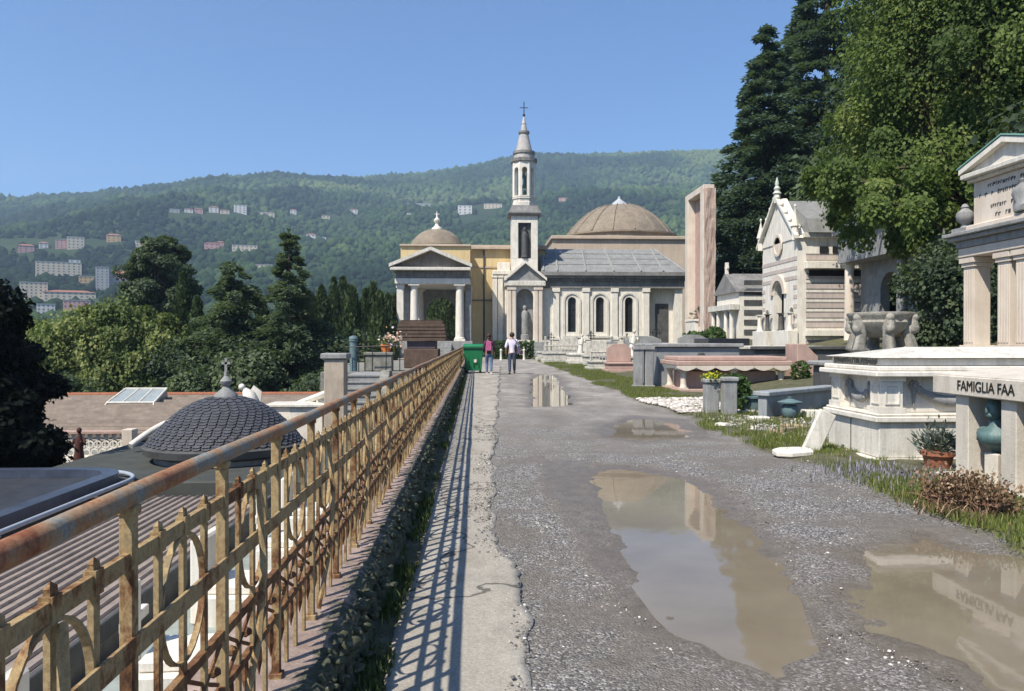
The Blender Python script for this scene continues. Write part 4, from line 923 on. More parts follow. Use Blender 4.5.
def leaves(name, P, Dv, Nv, s, mat, parent, var, ratio=.42, fold=.12):
    Dv = Dv/(np.linalg.norm(Dv,axis=1)[:,None]+1e-9); Wv = np.cross(Dv,Nv); Wv /= (np.linalg.norm(Wv,axis=1)[:,None]+1e-9); Nn = np.cross(Wv,Dv)
    s = np.asarray(s)[:,None]
    a = P-Dv*s*.5; c = P+Dv*s*.5; bq = P+Wv*s*ratio+Nn*s*fold; d = P-Wv*s*ratio+Nn*s*fold
    V = np.stack([a,bq,c,d],1).reshape(-1,3); o = np.arange(len(P))*4
    F = np.concatenate([np.stack([o,o+1,o+2],1),np.stack([o,o+2,o+3],1)])
    return np_mesh(name,V,F,mat,parent,np.repeat(var,4))
M['lf_shrub'] = leafmat('shrub_leaves',[(0,(.02,.045,.012)),(.6,(.05,.10,.025)),(1,(.11,.17,.05))])
# twin posts with plants
for i,(px,py,lab) in enumerate(((711,416,'thicker grey stone grave post with yellow flowers on its head'),(729,417,'plain grey stone grave post right beside the yellow flowers'))):
    g = G(px,py); a = thing('stone_post',lab,'post',g,0,'grey grave posts'); h = (.66,.70)[i]
    lbox(a,'shaft',M['marble_grey'],(-.13,.13,-.13,.13,-.05,h),bevel=.015); lbox(a,'cap',M['marble_grey'],(-.16,.16,-.16,.16,h+.003,h+.09),bevel=.02)
g = G(713,416)
M['yellow_fl'] = leafmat('yellow_petals',[(0,(.35,.38,.02)),(1,(.8,.75,.05))]); M['red_fl'] = leafmat('orange_petals',[(0,(.55,.10,.03)),(1,(.9,.35,.08))])
a = thing('flower_bunch','bunch of yellow flowers laid on the grey grave post','flowers',(g.x-.02,g.y,.75)); n = 160
P = RNG.normal(size=(n,3))*np.array([.09,.09,.045])+np.array([0,0,.04]); leaves('petals',P,RNG.normal(size=(n,3)),RNG.normal(size=(n,3)),.035+.03*RNG.random(n),M['yellow_fl'],a,RNG.random(n))
P = RNG.normal(size=(n,3))*np.array([.10,.10,.05])+np.array([.03,0,.0]); leaves('foliage',P,RNG.normal(size=(n,3)),RNG.normal(size=(n,3)),.05+.03*RNG.random(n),M['lf_shrub'],a,RNG.random(n))
g = G(746,418); bush('leafy_shrub','small leafy green shrub growing behind the blue green planter',(g.x+.15,g.y+1.0,.02),.30,.75,420,M['lf_shrub'],.12)
M['teal'] = stone('blue_green_zinc',(.16,.24,.25),(.09,.14,.15),4,.4,(.04,.06,.06),.6,.1)
g = G(750,413); a = thing('zinc_planter','blue green square planter with a rim beside the grey grave posts','planter',g)
mb = MB(); mb.boxb(-.19,.19,-.19,.19,0,.30,-.03,-.03); mb.build('tub',M['teal'],a,bevel=.01); lbox(a,'rim',M['teal'],(-.26,.26,-.26,.26,.303,.36)); lbox(a,'foot',M['teal'],(-.21,.21,-.21,.21,-.04,-.002))
g = G(790,421); a = thing('dark_vase','dark green lidded vase standing in front of the low grey grave wall','vase',g)
mb = MB(); mb.lathe([(.11,0),(.13,.03),(.10,.06),(.15,.12),(.155,.26),(.10,.33)],14); mb.build('body',M['teal'],a,smooth=40); mb = MB(); mb.lathe([(.22,.333),(.23,.36),(.10,.40),(.04,.42),(.05,.45),(0,.46)],14); mb.build('lid',M['teal'],a,smooth=40)
a = thing('low_grave_wall','low grey marble grave wall slanting back behind the lidded vase','wall',(5.45,14.4,0),.72)
MG = stone('blue_grey_marble',(.36,.38,.39),(.24,.26,.27),2,.5,(.1,.11,.11),.7,.2)
mb = MB(); mb.boxb(.0,3.0,.0,.18,-.1,.46); mb.build('wall',MG,a,bevel=.01)
lbox(a,'coping',MG,(-.06,3.05,-.08,.26,.463,.55),bevel=.015)
frs = ['rough white marble lump in the weeds beside the dark lidded vase','thin broken marble slab lying flat before the slanting grave wall','grey stone fragment between the leaning slab and the slanting wall','pale upright broken stele in the weeds left of the garlanded tomb','reddish stone fragment half buried by the tan block','white marble chip at the grass edge below the grey grave posts']
for i,(px,py,w_,d_,h_,mm) in enumerate(((812,420,.2,.16,.16,'marble_clean'),(800,413,.5,.3,.05,'marble'),(826,428,.18,.2,.14,'marble_grey'),(822,404,.16,.08,.42,'marble'),(776,436,.14,.12,.07,'marble_pink'),(722,428,.12,.1,.06,'marble_clean'))):
    g = G(px,py); mb = MB(); mb.boxb(-w_,w_,-d_,d_,-.03,h_,.03,.03); o = tag(mb.build('marble_fragment',M[mm],bevel=.012,sub=2,jitter=.018),frs[i],'stone fragment'); o.location = (g.x,g.y,.03); o.rotation_euler = (.05,.04,i*1.1)
N = 2600; x = 4.35+RNG.random(N)*2.6; y = 10.9+RNG.random(N)*4; struct(scatter_balls('pale_chippings',np.stack([x,y,.05+0*x],1),.008+.03*RNG.random(N)**2.5,M['pebble'],.5+.5*RNG.random(N)),'stuff')
N = 5200; x = 4.2+RNG.random(N)*2.9; y = 10.8+RNG.random(N)*4.4; k_ = RNG.random(N) < np.clip(.15+1.5*vnoise(x,y,.6,66),0,1); x,y = x[k_],y[k_]; blades('tall_weeds',x,y,.03+0*x,.06+.22*RNG.random(len(x))**2,M['grass'],.006)
g = G(759,423); mb = MB(); mb.boxb(-.17,.17,-.12,.12,-.02,.12); o = tag(mb.build('marble_block',M['marble_clean'],bevel=.02),'small white marble block lying in the grass by the planter','stone block'); o.location = g; o.rotation_euler = (0,0,.2)
g = G(792,432); mb = MB(); mb.boxb(-.17,.17,-.12,.12,-.02,.13); o = tag(mb.build('sandstone_block',stone('tan_block',(.55,.42,.30),(.42,.32,.22),5,.3),bevel=.015),'tan square block lying below the dark lidded vase','stone block'); o.location = g; o.rotation_euler = (0,0,-.15)
g = G(793,457); mb = MB(); mb.prism([(-.27,-.10),(-.12,-.2),(.2,-.17),(.27,.02),(.16,.16),(-.1,.19),(-.25,.08)],0,.07,'z'); o = tag(mb.build('fallen_slab',M['marble_clean'],bevel=.015),'flat irregular white marble slab lying on the grass at the road edge','slab'); o.location = (g.x,g.y,.03); o.rotation_euler = (.04,-.03,.1)
mb = MB(); mb.boxb(-.11,.11,-.04,.04,0,.62); o = tag(mb.build('leaning_slab',M['marble'],bevel=.012),'narrow pale slab leaning against the corner of the garlanded tomb','slab'); g = G(819,458); o.location = (g.x-.03,g.y+.25,.0); o.rotation_euler = (0,math.radians(24),-.1)
mb = MB(); mb.boxb(-.7,.7,-.05,.05,0,.09); o = tag(mb.build('wooden_plank',plain('old_wood',(.35,.28,.2),.8,0,.4,12),bevel=.01),'weathered plank lying behind the leaning slab','plank'); g = G(815,436); o.location = (g.x+.1,g.y+.4,.03); o.rotation_euler = (0,0,.5)
# dark tombs further back
a = thing('black_granite_tomb','black polished granite tomb with a white plaque behind the pink canopy','tomb',(9.0,29.5,.3)); lbox(a,'block',plain('black_granite',(.022,.024,.03),.15,0,.3,6,0),(-.1,1.5,0,2,-.4,1.3),bevel=.02); lbox(a,'plaque',M['marble_clean'],(.5,1.1,-.03,-.003,.95,1.1))
a = thing('dark_stone_wall','dark grey stone wall of tombs below the striped chapel','wall',(9.6,26.6,.2)); lbox(a,'wall',M['stone_dark'],(0.1,4.6,-.4,0.25,-.4,1.0),bevel=.02); lbox(a,'coping',M['stone_dark'],(0,4.7,-.5,.35,1.003,1.12),bevel=.02)
a = thing('terrace_wall','grey stone terrace wall in front of the row of chapels','wall',(12.2,27.5,.6)); lbox(a,'wall',M['marble_grey'],(0,.5,0,24,-.9,.55),bevel=.02); lbox(a,'coping',M['marble_grey'],(-.1,.6,-.1,24.1,.553,.68),bevel=.02)
a = thing('stone_vase_tomb','dark squat tomb with a green wreath between the canopy tomb and the garlanded tomb','tomb',(8.6,17.3,.2)); lbox(a,'block',M['stone_dark'],(-.6,.6,-.5,.9,-.4,.72),bevel=.03); lbox(a,'lid',M['marble_grey'],(-.7,.7,-.6,1.0,.723,.84),bevel=.03)
bush('evergreen_wreath_shrub','tiny round green shrub in front of the pink headstone',(9.2,21.7,.3),.28,.62,260,M['lf_shrub'],.11)
bush('clipped_shrub','rounded green shrub beside the small arched tomb chapel',(14.6,47.5,1.1),.8,1.2,500,M['lf_shrub'],.22)
bush('low_hedge_shrub','low dark green shrub at the foot of the tall pink frame monument',(14.3,50.5,1.0),.9,1.1,500,M['lf_shrub'],.22)
# ================================================================== graves in front of the chapel
def grave(lab, px, Y, w, d, h, mat, extra=None, cat='grave'):
    x = W(px,HZ,Y).x; a = thing('marble_grave',lab,cat,(x,Y,.02),0,'graves in front of the chapel')
    lbox(a,'plinth',mat,(-w/2,w/2,0,d,-.15,h*.35),bevel=.02); lbox(a,'slab',mat,(-w/2+.12,w/2-.12,.12,d-.12,h*.35+.003,h*.8),(-w/2+.06,w/2-.06,.06,d-.06,h*.8+.003,h),bevel=.02)
    if extra: extra(a,w,d,h,mat)
    return a
def ex_cross(a,w,d,h,mat): lbox(a,'cross',mat,(-.07,.07,d-.3,d-.18,h+.003,h+1.15),(-.33,.33,d-.29,d-.19,h+.70,h+.85),bevel=.01)
def ex_head(a,w,d,h,mat):
    mb = MB(); q = w*.38; mb.prism([(-q,h+.003),(q,h+.003),(q,h+.65),(q*.5,h+.85),(-q*.5,h+.85),(-q,h+.65)],d-.4,d-.22); mb.build('headstone',mat,a,bevel=.015)
def figure(mb, x, y, z, s, lean=0):
    mb.tube([(x,y,z),(x+lean*.2,y,z+.35*s),(x+lean*.5,y,z+.7*s),(x+lean,y,z+1.05*s),(x+lean*1.1,y,z+1.3*s),(x+lean*1.15,y,z+1.42*s)],[.26*s,.22*s,.17*s,.20*s,.08*s,.07*s],10)
    mb.ball((x+lean*1.2,y-.02,z+1.53*s),.115*s,10,sz=1.15)
    mb.tube([(x+lean-.2*s,y,z+1.15*s),(x+lean-.28*s,y-.1*s,z+.85*s),(x+lean-.05*s,y-.26*s,z+.75*s)],[.07*s,.06*s,.04*s],7)
    mb.tube([(x+lean+.2*s,y,z+1.15*s),(x+lean+.3*s,y-.1*s,z+.9*s),(x+lean+.2*s,y-.3*s,z+1.05*s)],[.07*s,.06*s,.04*s],7)
def ex_statue(a,w,d,h,mat): mb = MB(); figure(mb,0,d*.7,h,.75,.12); mb.build('statue',mat,a,smooth=60)
def ex_rails(a,w,d,h,mat):
    mb = MB()
    for x in (-w/2+.1,w/2-.1): mb.tube([(x,.1,h),(x,.1,h+.45)],.05,6)
    mb.tube([(-w/2+.1,.1,h+.42),(w/2-.1,.1,h+.42)],.05,6)
    for i in range(9): x = -w/2+.2+i*(w-.4)/8; mb.tube([(x,.1,h),(x,.1,h+.4)],.025,5)
    mb.build('balustrade',mat,a)
grave('long white marble grave with a small balustrade, left end of the row before the chapel',561,52,2.4,2,.75,M['marble_old'],ex_rails)
grave('white marble grave carrying a little mourning statue, second in the row before the chapel',583,49,1.8,2,.7,M['marble'],ex_statue)
grave('pale grave with an upright pointed headstone between the statue grave and the cross grave',600,46,1.9,1.8,.65,M['marble_old'],ex_head)
grave('weathered grey grave with a stone cross before the chapel windows',617,44,1.6,1.9,.6,M['marble_grey'],ex_cross)
grave('low bright grave lying nearest the road in front of the chapel',606,38.5,1.7,1.6,.5,M['marble_old'],ex_rails)
grave('broad grey grave with a headstone right behind the granite block tomb',650,40,2.6,2,.9,M['marble_grey'],ex_head)
grave('pale grave with a leaning stone figure behind the two square posts',636,37,1.5,1.6,.8,M['marble'],ex_statue)
grave('small white grave with a cross close to the chapel steps',547,58,1.5,1.6,.7,M['marble_old'],ex_cross)
grave('wide low white grave with a balustrade at the right end of the chapel',672,48,3,2,.9,M['marble'],ex_rails)
grave('grey marble grave with a tall headstone under the pink frame monument',700,44,2.2,2,1.0,M['marble_grey'],ex_head)
def ex_iron(a,w,d,h,mat):
    mb = MB(); mb.tube([(0,d-.3,h+.003),(0,d-.3,h+1.3)],.035,6); mb.tube([(-.33,d-.3,h+.95),(.33,d-.3,h+.95)],.03,6)
    for i in range(10): q = 2*PI*i/10; mb.tube([(.22*math.cos(q),d-.3,h+.95+.22*math.sin(q)),(.22*math.cos(q+.63),d-.3,h+.95+.22*math.sin(q+.63))],.02,5)
    mb.build('iron_cross',M['iron'],a); lbox(a,'plaque',M['stone_dark'],(-w*.25,w*.25,.05,.117,h*.36,h*.75))
grave('grey grave with a black iron ring cross nearest the bell tower steps',553,55,1.5,1.7,.8,M['marble_grey'],ex_iron)
grave('white grave with a black iron ring cross in front of the middle chapel window',594,53,1.8,1.7,.9,M['marble'],ex_iron)
grave('dark weathered grave with an iron ring cross right of the leaning stone figure',662,42.5,1.6,1.7,1.0,M['stone_rough'],ex_iron)
grave('low dark grave with a mourning statue under the last chapel window',628,52,1.6,1.7,.8,M['stone_rough'],ex_statue)
grave('white grave with a headstone in the back row before the first chapel window',572,60,2.2,1.7,.9,M['marble_old'],ex_head)
grave('broken terracotta toned grave with a headstone beside the low bright grave',623,35.5,1.5,1.4,.5,M['marble_pink'],ex_head)
g = G(532,352); a = thing('clipped_hedge','dark green clipped hedge in front of the yellow building','hedge',(W(513,HZ,64).x,64,0)); n = 1600
P = (RNG.random((n,3))-.5)*np.array([3.4,.9,1.5])+np.array([0,0,.75]); leaves('foliage',P,RNG.normal(size=(n,3)),RNG.normal(size=(n,3))+np.array([0,-.6,.6]),.22*(.6+.7*RNG.random(n)),M['lf_shrub'],a,RNG.random(n)*.5)
mb = MB()
for i in range(4): mb.tube([(-1.4+i*.93,0,-.02),(-1.4+i*.93,.02,.9)],.03,5)
mb.build('stem',M['bark'],a)
for px,Y,lab in ((501,60,'short white bollard just right of the woman on the road'),(524,61,'short white bollard just right of the man on the road')):
    a = thing('bollard',lab,'bollard',(W(px,HZ,Y).x,Y,0),0,'white bollards'); mb = MB(); mb.lathe([(.11,0),(.11,.08),(.085,.10),(.08,.72),(.10,.75),(.10,.82),(.06,.88),(0,.9)],12); mb.build('shaft',M['marble_clean'],a,smooth=40)

# ================================================================== left side, lower level
# landing, stairs, pier
M['beige'] = stone('beige_stone',(.50,.42,.33),(.36,.30,.235),2,.5,(.16,.13,.10),.9,.3)
a = thing('stone_pier','square pale stone pier at the head of the stairs beyond the railing','pier',(W(336,HZ,24).x,24.0,-4.3)); s = 24/FPX
zt = ZW(353,0,24)+4.3
lbox(a,'shaft',M['beige'],(-.30,.30,-.33,.33,0,zt-.18),bevel=.02); lbox(a,'cap',M['marble_grey'],(-.40,.40,-.40,.40,zt-.177,zt),bevel=.03)
x0, x1 = W(344,HZ,27).x, W(379,HZ,27).x
st = thing('outdoor_stairs','flight of worn grey stone stairs climbing to the landing left of the railing','stairs',((x0+x1)/2,22,-4.3)); w = x1-x0
mb = MB(); n = 22
for i in range(n):
    zz = .21*(i+1); y = i*.30-1.0; mb.boxb(-w/2,w/2,y,8.0,max(0,zz-.21)+.002,zz-.05); mb.boxb(-w/2-.02,w/2+.02,y-.04,8.0,zz-.048,zz)
mb.build('treads',M['marble_grey'],st)
ztop = -4.3+.21*n
mb = MB(); mb.prism([(-1.2,0),(6.0,0),(6.0,.21*n+.15),(5.2,.21*n+.15),(-1.2,.3)],w/2+.03,w/2+.35,'x'); mb.prism([(-1.2,0),(6.0,0),(6.0,.21*n+.1),(5.2,.21*n+.1),(-1.2,.25)],-w/2-.35,-w/2-.03,'x'); mb.build('side_wall',M['stone_rough'],st,bevel=.02)
mb = MB(); mb.boxb(x0-1.4,-1.06,30.02,47,-8,ztop-.003); struct(mb.build('landing',M['stone_rough'],bevel=.02))
a = thing('thin_handrail','thin grey iron handrail along the landing at the top of the stairs','railing',(W(352,HZ,30).x,30.2,ztop))
mb = MB(); wl = x1-x0+.6
mb.tube([(-.3,0,.95),(wl,0,1.0)],.022,6); mb.build('rail',M['iron'],a)
for i in range(5): mb = MB(); mb.tube([(-.3+i*(wl+.3)/4,0,0),(-.3+i*(wl+.3)/4,0,.97)],.02,6); mb.build('post',M['iron'],a)
a = thing('zinc_cylinder','upright grey green metal cylinder standing behind the stair head','flue',(W(353.5,HZ,30.6).x,30.6,ztop)); s = 30.6/FPX
mb = MB(); mb.lathe([(.15,0),(.15,1.15),(.18,1.17),(.18,1.24),(.13,1.26)],14); mb.build('body',M['teal'],a,smooth=40); mb = MB(); mb.lathe([(.19,1.263),(.15,1.36),(0,1.40)],14); mb.build('cap',M['teal'],a,smooth=40)
mb = MB(); mb.tube([(0,0,0),(0,0,1.75)],.03,6); mb.box((0,0,1.4),(.2,.03,.03)); o = tag(mb.build('iron_pole',M['iron']),'thin upright iron pole on the landing right of the metal cylinder','pole'); o.location = (W(365,HZ,30.8).x,30.8,ztop)
for px,py,w_,lab in ((384,352,.34,'rough stone pedestal under the orange flower pot'),(373,352,.26,'narrow mossy stone pedestal at the right side of the stair head')):
    Y = 31; a = thing('stone_pedestal',lab,'pedestal',(W(px,HZ,Y).x,Y,ztop)); h = ZW(py,0,Y)-ztop
    lbox(a,'shaft',M['stone_rough'],(-w_,w_,-w_,w_,0,h-.12),bevel=.02); lbox(a,'cap',M['stone_rough'],(-w_-.06,w_+.06,-w_-.06,w_+.06,h-.117,h),bevel=.02)
zp = ZW(352,0,31); a = thing('flower_pot','orange terracotta pot of orange and white flowers by the landing','flower pot',(W(386,HZ,31).x,31,zp))
mb = MB(); mb.lathe([(.16,0),(.22,.22),(.25,.23),(.25,.29),(.2,.29)],14); mb.build('pot',stone('orange_pot',(.75,.25,.06),(.6,.18,.05),6,.2),a,smooth=40)
n = 200; P = RNG.normal(size=(n,3))*np.array([.2,.12,.14])+np.array([.18,0,.46]); leaves('blossoms',P,RNG.normal(size=(n,3)),RNG.normal(size=(n,3)),.09+.05*RNG.random(n),leafmat('white_orange_petals',[(0,(.75,.3,.08)),(.5,(.8,.6,.5)),(1,(.85,.8,.8))]),a,RNG.random(n))
n = 160; P = RNG.normal(size=(n,3))*np.array([.16,.12,.12])+np.array([0,0,.36]); leaves('foliage',P,RNG.normal(size=(n,3)),RNG.normal(size=(n,3)),.11+.05*RNG.random(n),M['lf_shrub'],a,RNG.random(n))
# brown stone sarcophagus
Y = 34.0; s = Y/FPX; cx = W(421,HZ,Y).x; wv = 24.5*s; zb = ztop; Zq = lambda py: ZW(py,0,Y)-ztop
a = thing('brown_sarcophagus','dark brown stone sarcophagus with a stepped ridged lid beside the railing','sarcophagus',(cx,Y,ztop))
lbox(a,'pedestal',M['stone_brown'],(-.75,.75,.1,1.9,0,Zq(349)),bevel=.03)
lbox(a,'body',plain('dark_purple_stone',(.10,.075,.085),.7,0,.4,5),(-.62,.62,.15,1.8,Zq(349)+.003,Zq(341)))
mb = MB(); zl = Zq(341)+.003; hl = (Zq(320)-zl)/6
for i in range(6):
    q = 1-.0*i if i < 1 else 1.03-.018*i; q -= .06*max(0,i-4); mb.boxb(-wv*q,wv*q,.0-.0+(1-q)*.5,2.0-(1-q)*.5,zl+i*hl,zl+(i+1)*hl-.03); mb.boxb(-wv*q+.05,wv*q-.05,.05,1.95,zl+(i+1)*hl-.03,zl+(i+1)*hl)
mb.build('lid',M['stone_brown'],a,bevel=.012)
# long tiled roof building
Y1, Y2 = 40.0, 30.5
def ridgedroof(nm, mat, x0, x1, ya, za, yb, zb, step, parent, along='y', r=.045):
    mb = MB(); mb.add([(x0,ya,za),(x1,ya,za),(x1,yb,zb),(x0,yb,zb),(x0,ya,za-.15),(x1,ya,za-.15),(x1,yb,zb-.15),(x0,yb,zb-.15)],[(0,1,2,3),(7,6,5,4),(0,4,5,1),(1,5,6,2),(2,6,7,3),(3,7,4,0)])
    if along == 'y':
        x = x0+step/2
        while x < x1: mb.tube([(x,ya,za+.01),(x,yb,zb+.01)],r,5,False); x += step
    else:
        n = int(abs(ya-yb)/step)
        for i in range(1,n): t = i/n; mb.tube([(x0,ya+(yb-ya)*t,za+(zb-za)*t+.01),(x1,ya+(yb-ya)*t,za+(zb-za)*t+.01)],r,5,False)
    return mb.build(nm,mat,parent,smooth=60)
xl, xr = W(40,HZ,40).x, W(332,HZ,40).x
lb = thing('long_tiled_building','long low cemetery building with a brown tiled roof and a red ridge line','building',((xl+xr)/2,30.5,-4.3)); cxl = (xl+xr)/2
M['rooftile'] = stone('brown_roof_tiles',(.29,.235,.19),(.185,.15,.125),1.2,.5,(.09,.075,.06),.9,.4,30,.15,2,.35,(.12,.10,.075))
zr = ZW(395,-13,40)+4.3; ze = ZW(433,-13,31)+4.3
ridgedroof('roof',M['rooftile'],xl-cxl,xr-cxl,0.3,ze,9.5,zr,.7,lb,'x',.13)
ridgedroof('rear_roof',M['rooftile'],xl-cxl,xr-cxl,18.5,ze,9.503,zr-.01,.27,lb,'x',.05)
mb = MB(); mb.tube([(xl-cxl,9.5,zr+.04),(xr-cxl,9.5,zr+.04)],.11,8); mb.build('ridge',M['terracotta'],lb)
lbox(lb,'wall',stone('buff_plaster',(.42,.37,.30),(.33,.29,.24),.8,.5),(xl-cxl+.2,xr-cxl-.2,.7,18,0,ze-.05))
for i in range(9): x = xl-cxl+1.2+i*1.45; lbox(lb,'doorway',M['opening'],(x,x+.8,.66,.697,.2,1.9),bevel=0)
a = thing('roof_skylight','small slanted skylight with a pale frame on the brown tiled roof','skylight',(W(137,HZ,38).x,37.6,ZW(402,-13,38))); 
mb = MB(); mb.add([(-1.15,-.6,-.25),(1.15,-.6,-.25),(1.15,1.2,-.1),(-1.15,1.2,-.1),(-1.0,-.5,.05),(1.15,-.5,.05),(1.2,.9,.62),(-.75,.9,.62)],[(0,1,5,4),(1,2,6,5),(2,3,7,6),(3,0,4,7),(4,5,6,7),(3,2,1,0)]); mb.build('glass',stone('cloudy_glass',(.34,.38,.38),(.25,.28,.28),2,.3,rough=.3),a)
mb = MB()
for (p,q) in (((-1.0,-.5,.06),(1.15,-.5,.06)),((1.15,-.5,.06),(1.2,.9,.63)),((1.2,.9,.63),(-.75,.9,.63)),((-.75,.9,.63),(-1.0,-.5,.06)),((-.3,-.5,.06),(-.1,.9,.63)),((.45,-.5,.06),(.55,.9,.63)),((-1.15,-.65,-.25),(-1.0,-.5,.06)),((1.15,-.65,-.25),(1.15,-.5,.06))): mb.tube([p,q],.04,5)
mb.build('frame',M['marble_clean'],a)
# white pierced balustrade with the dark red figure in front
Yb = 26.5; xa, xb_ = W(58,HZ,Yb).x, W(124,HZ,Yb).x; zb0 = ZW(461,-14,Yb); zb1 = ZW(431,-14,Yb)
ba = thing('pierced_balustrade','white pierced stone balustrade below the brown tiled roof','balustrade',((xa+xb_)/2,Yb,zb0)); hw = (xb_-xa)/2; hb = zb1-zb0
lbox(ba,'plinth',M['marble_clean'],(-hw,hw,-.15,.2,-3,.14)); lbox(ba,'coping',M['marble_pink'],(-hw,hw,-.12,.17,hb-.1,hb)); lbox(ba,'end_pier',M['marble_warm'],(hw+.003,hw+.34,-.2,.25,-3,hb+.05))
mb = MB(); g = random.Random(4)
nx_ = int(2*hw/.26)
for i in range(nx_):
    for j in range(3):
        x = -hw+.13+i*.26+(j%2)*.1; z = .14+.12+j*.27
        if z < hb-.12: mb.lathe([(.05,-.03),(.125,-.03),(.125,.03),(.05,.03),(.05,-.03)],8,(x,0,z)) if False else mb.tube([(x+.115*math.cos(t*PI/5),.02,z+.115*math.sin(t*PI/5)) for t in range(11)],.033,5)
    mb.tube([(-hw+.13+i*.26+.12,.02,.14),(-hw+.13+i*.26+.05,.02,hb-.1)],.03,5)
mb.build('tracery',M['marble_clean'],ba)
a = thing('dark_red_statue','dark red brown standing figure in front of the white pierced balustrade','statue',(W(80,HZ,26).x,25.9,zb0-.05))
mb = MB(); figure(mb,0,0,.03,.72,.02); mb.boxb(-.2,.2,-.2,.2,-.3,.028); mb.build('figure',stone('dark_red_bronze',(.10,.03,.025),(.05,.018,.015),5,.3),a,smooth=60)
lbt = MB(); lbt.boxb(xa-6,xb_+1.2,Yb-.4,31,-4.3,zb0-.02); tag(lbt.build('balustrade_terrace',M['stone_rough'],bevel=.02),'stone terrace block carrying the white pierced balustrade','terrace')
# slate dome tomb
Yd = 20.0; cx = W(226,HZ,Yd).x; s = (cx*math.sin(TH)+Yd*math.cos(TH))/FPX; R = 72*s; zb = ZW(441,cx,Yd); H = 45*s
do = thing('slate_dome_tomb','round tomb with a flattened dark slate dome and a cross finial','tomb',(cx,Yd,-4.3)); zl = zb+4.3
mb = MB(); mb.lathe([(R*.92,0),(R*.92,zl-.3)],32); mb.build('wall',M['marble_grey'],do,smooth=30)
mb = MB(); mb.lathe([(R*.93,zl-.3),(R*1.05,zl-.22),(R*1.08,zl-.05),(R*1.02,zl)],40); mb.build('cornice',M['stone_dark'],do,smooth=30)
mb = MB(); rows = 19
for i in range(rows):
    a0_ = i/rows; a1_ = (i+1.3)/rows; n = max(8,int(54*(1-a0_)**.45))
    for k in range(n):
        q = 2*PI*(k+.5*(i%2))/n; w_ = PI/n*.93; jt = random.uniform(-.004,.007)
        def Q(an, aq, lift): an = min(max(an,-.02),.985); rq = R*(1-an)**.45*(1+lift+jt); return (rq*math.cos(aq),rq*math.sin(aq),zl+H*an+lift*.8)
        l0 = .028; mb.add([Q(a0_,q-w_*.8,l0),Q(a0_-.014,q,l0*1.05),Q(a0_,q+w_*.8,l0),Q(a0_+.02,q+w_,l0),Q(a1_,q+w_,.004),Q(a1_,q-w_,.004),Q(a0_+.02,q-w_,l0)],[(0,1,2,3,4,5,6)])
mb.lathe([(R*(1-i/14)**.45*.992,zl+H*i/14*.99) for i in range(14)]+[(0,zl+H*.99)],32)
mb.build('dome',stone('dark_slate',(.088,.092,.108),(.045,.047,.056),5,.35,(.13,.12,.105),.55,.3,60,.3,5,.3,(.16,.14,.11)),do)
mb = MB(); zt = zl+H; mb.lathe([(.30,-.06),(.28,.05),(.12,.18),(.08,.25),(.13,.3),(.15,.38),(.10,.45),(.05,.5),(.045,.62)],12,(0,0,zt)); mb.box((0,0,zt+.78),(.06,.05,.36)); mb.box((0,0,zt+.83),(.22,.05,.06)); mb.build('finial',M['marble_grey'],do,smooth=40)
a = thing('kneeling_angel','small white marble angel statue behind the finial of the slate dome','statue',(W(249,HZ,23).x,23,-4.3)); zt = ZW(385,-8,23)+4.3
lbox(a,'pedestal',M['marble_grey'],(-.35,.35,-.35,.35,0,zt-.75)); mb = MB(); mb.tube([(0,0,zt-.75),(.03,0,zt-.5),(-.02,0,zt-.25),(-.14,-.02,zt-.12)],[.28,.24,.17,.07],10); mb.ball((-.2,-.03,zt-.06),.1,10)
mb.prism([(.0,zt-.6),(.3,zt-.55),(.34,zt-.2),(.1,zt-.02),(.0,zt-.2)],.08,.14); mb.build('figure',M['marble_clean'],a,smooth=60)
# curved white coping left of the dome
mb = MB(); pts = []
for i in range(15):
    t = i/14; px = 130+62*t; py = 446-26*math.sin(min(1,t*1.15)*PI/2); v = W(px,py,21+1.5*t); pts.append(v)
mb.tube(pts,.09,8); tag(mb.build('curved_coping',M['marble_clean'],smooth=50),'curved white stone coping sweeping up to the left edge of the slate dome','coping')
mb = MB(); mb.boxb(cx-3.6,cx+3.2,16.6,23.2,-4.3,zb-.42); tag(mb.build('tomb_platform',stone('dark_green_roof',(.075,.08,.07),(.045,.05,.045),2,.4),bevel=.03),'dark flat platform roof around the slate dome tomb','platform')
for px,Y,h,lab in ((285,25,.9,'white marble grave block behind the slate dome, left of the pier'),(306,24,.7,'second white marble grave block at the foot of the stone pier')):
    x = W(px,HZ,Y).x; a = thing('white_grave_block',lab,'grave',(x,Y,-4.3)); zt = ZW(404,x,Y)+4.3
    lbox(a,'block',M['marble_clean'],(-.5,.5,0,1,0,zt-.1),bevel=.02); lbox(a,'top',M['marble'],(-.6,.6,-.1,1.1,zt-.097,zt),bevel=.02)
mb = MB(); p0_, p1_ = W(296,405,26), W(330,392,24); mb.tube([p0_,p1_],.11,6); mb.tube([p0_-Vector((0,0,.35)),p1_-Vector((0,0,.35))],.06,6); 
for t in (0,.33,.66,1): q = p0_.lerp(p1_,t); mb.tube([q,q-Vector((0,0,1.4))],.05,6)
tag(mb.build('sloping_balustrade',M['marble_clean']),'pale sloping handrail running up to the stone pier','handrail')
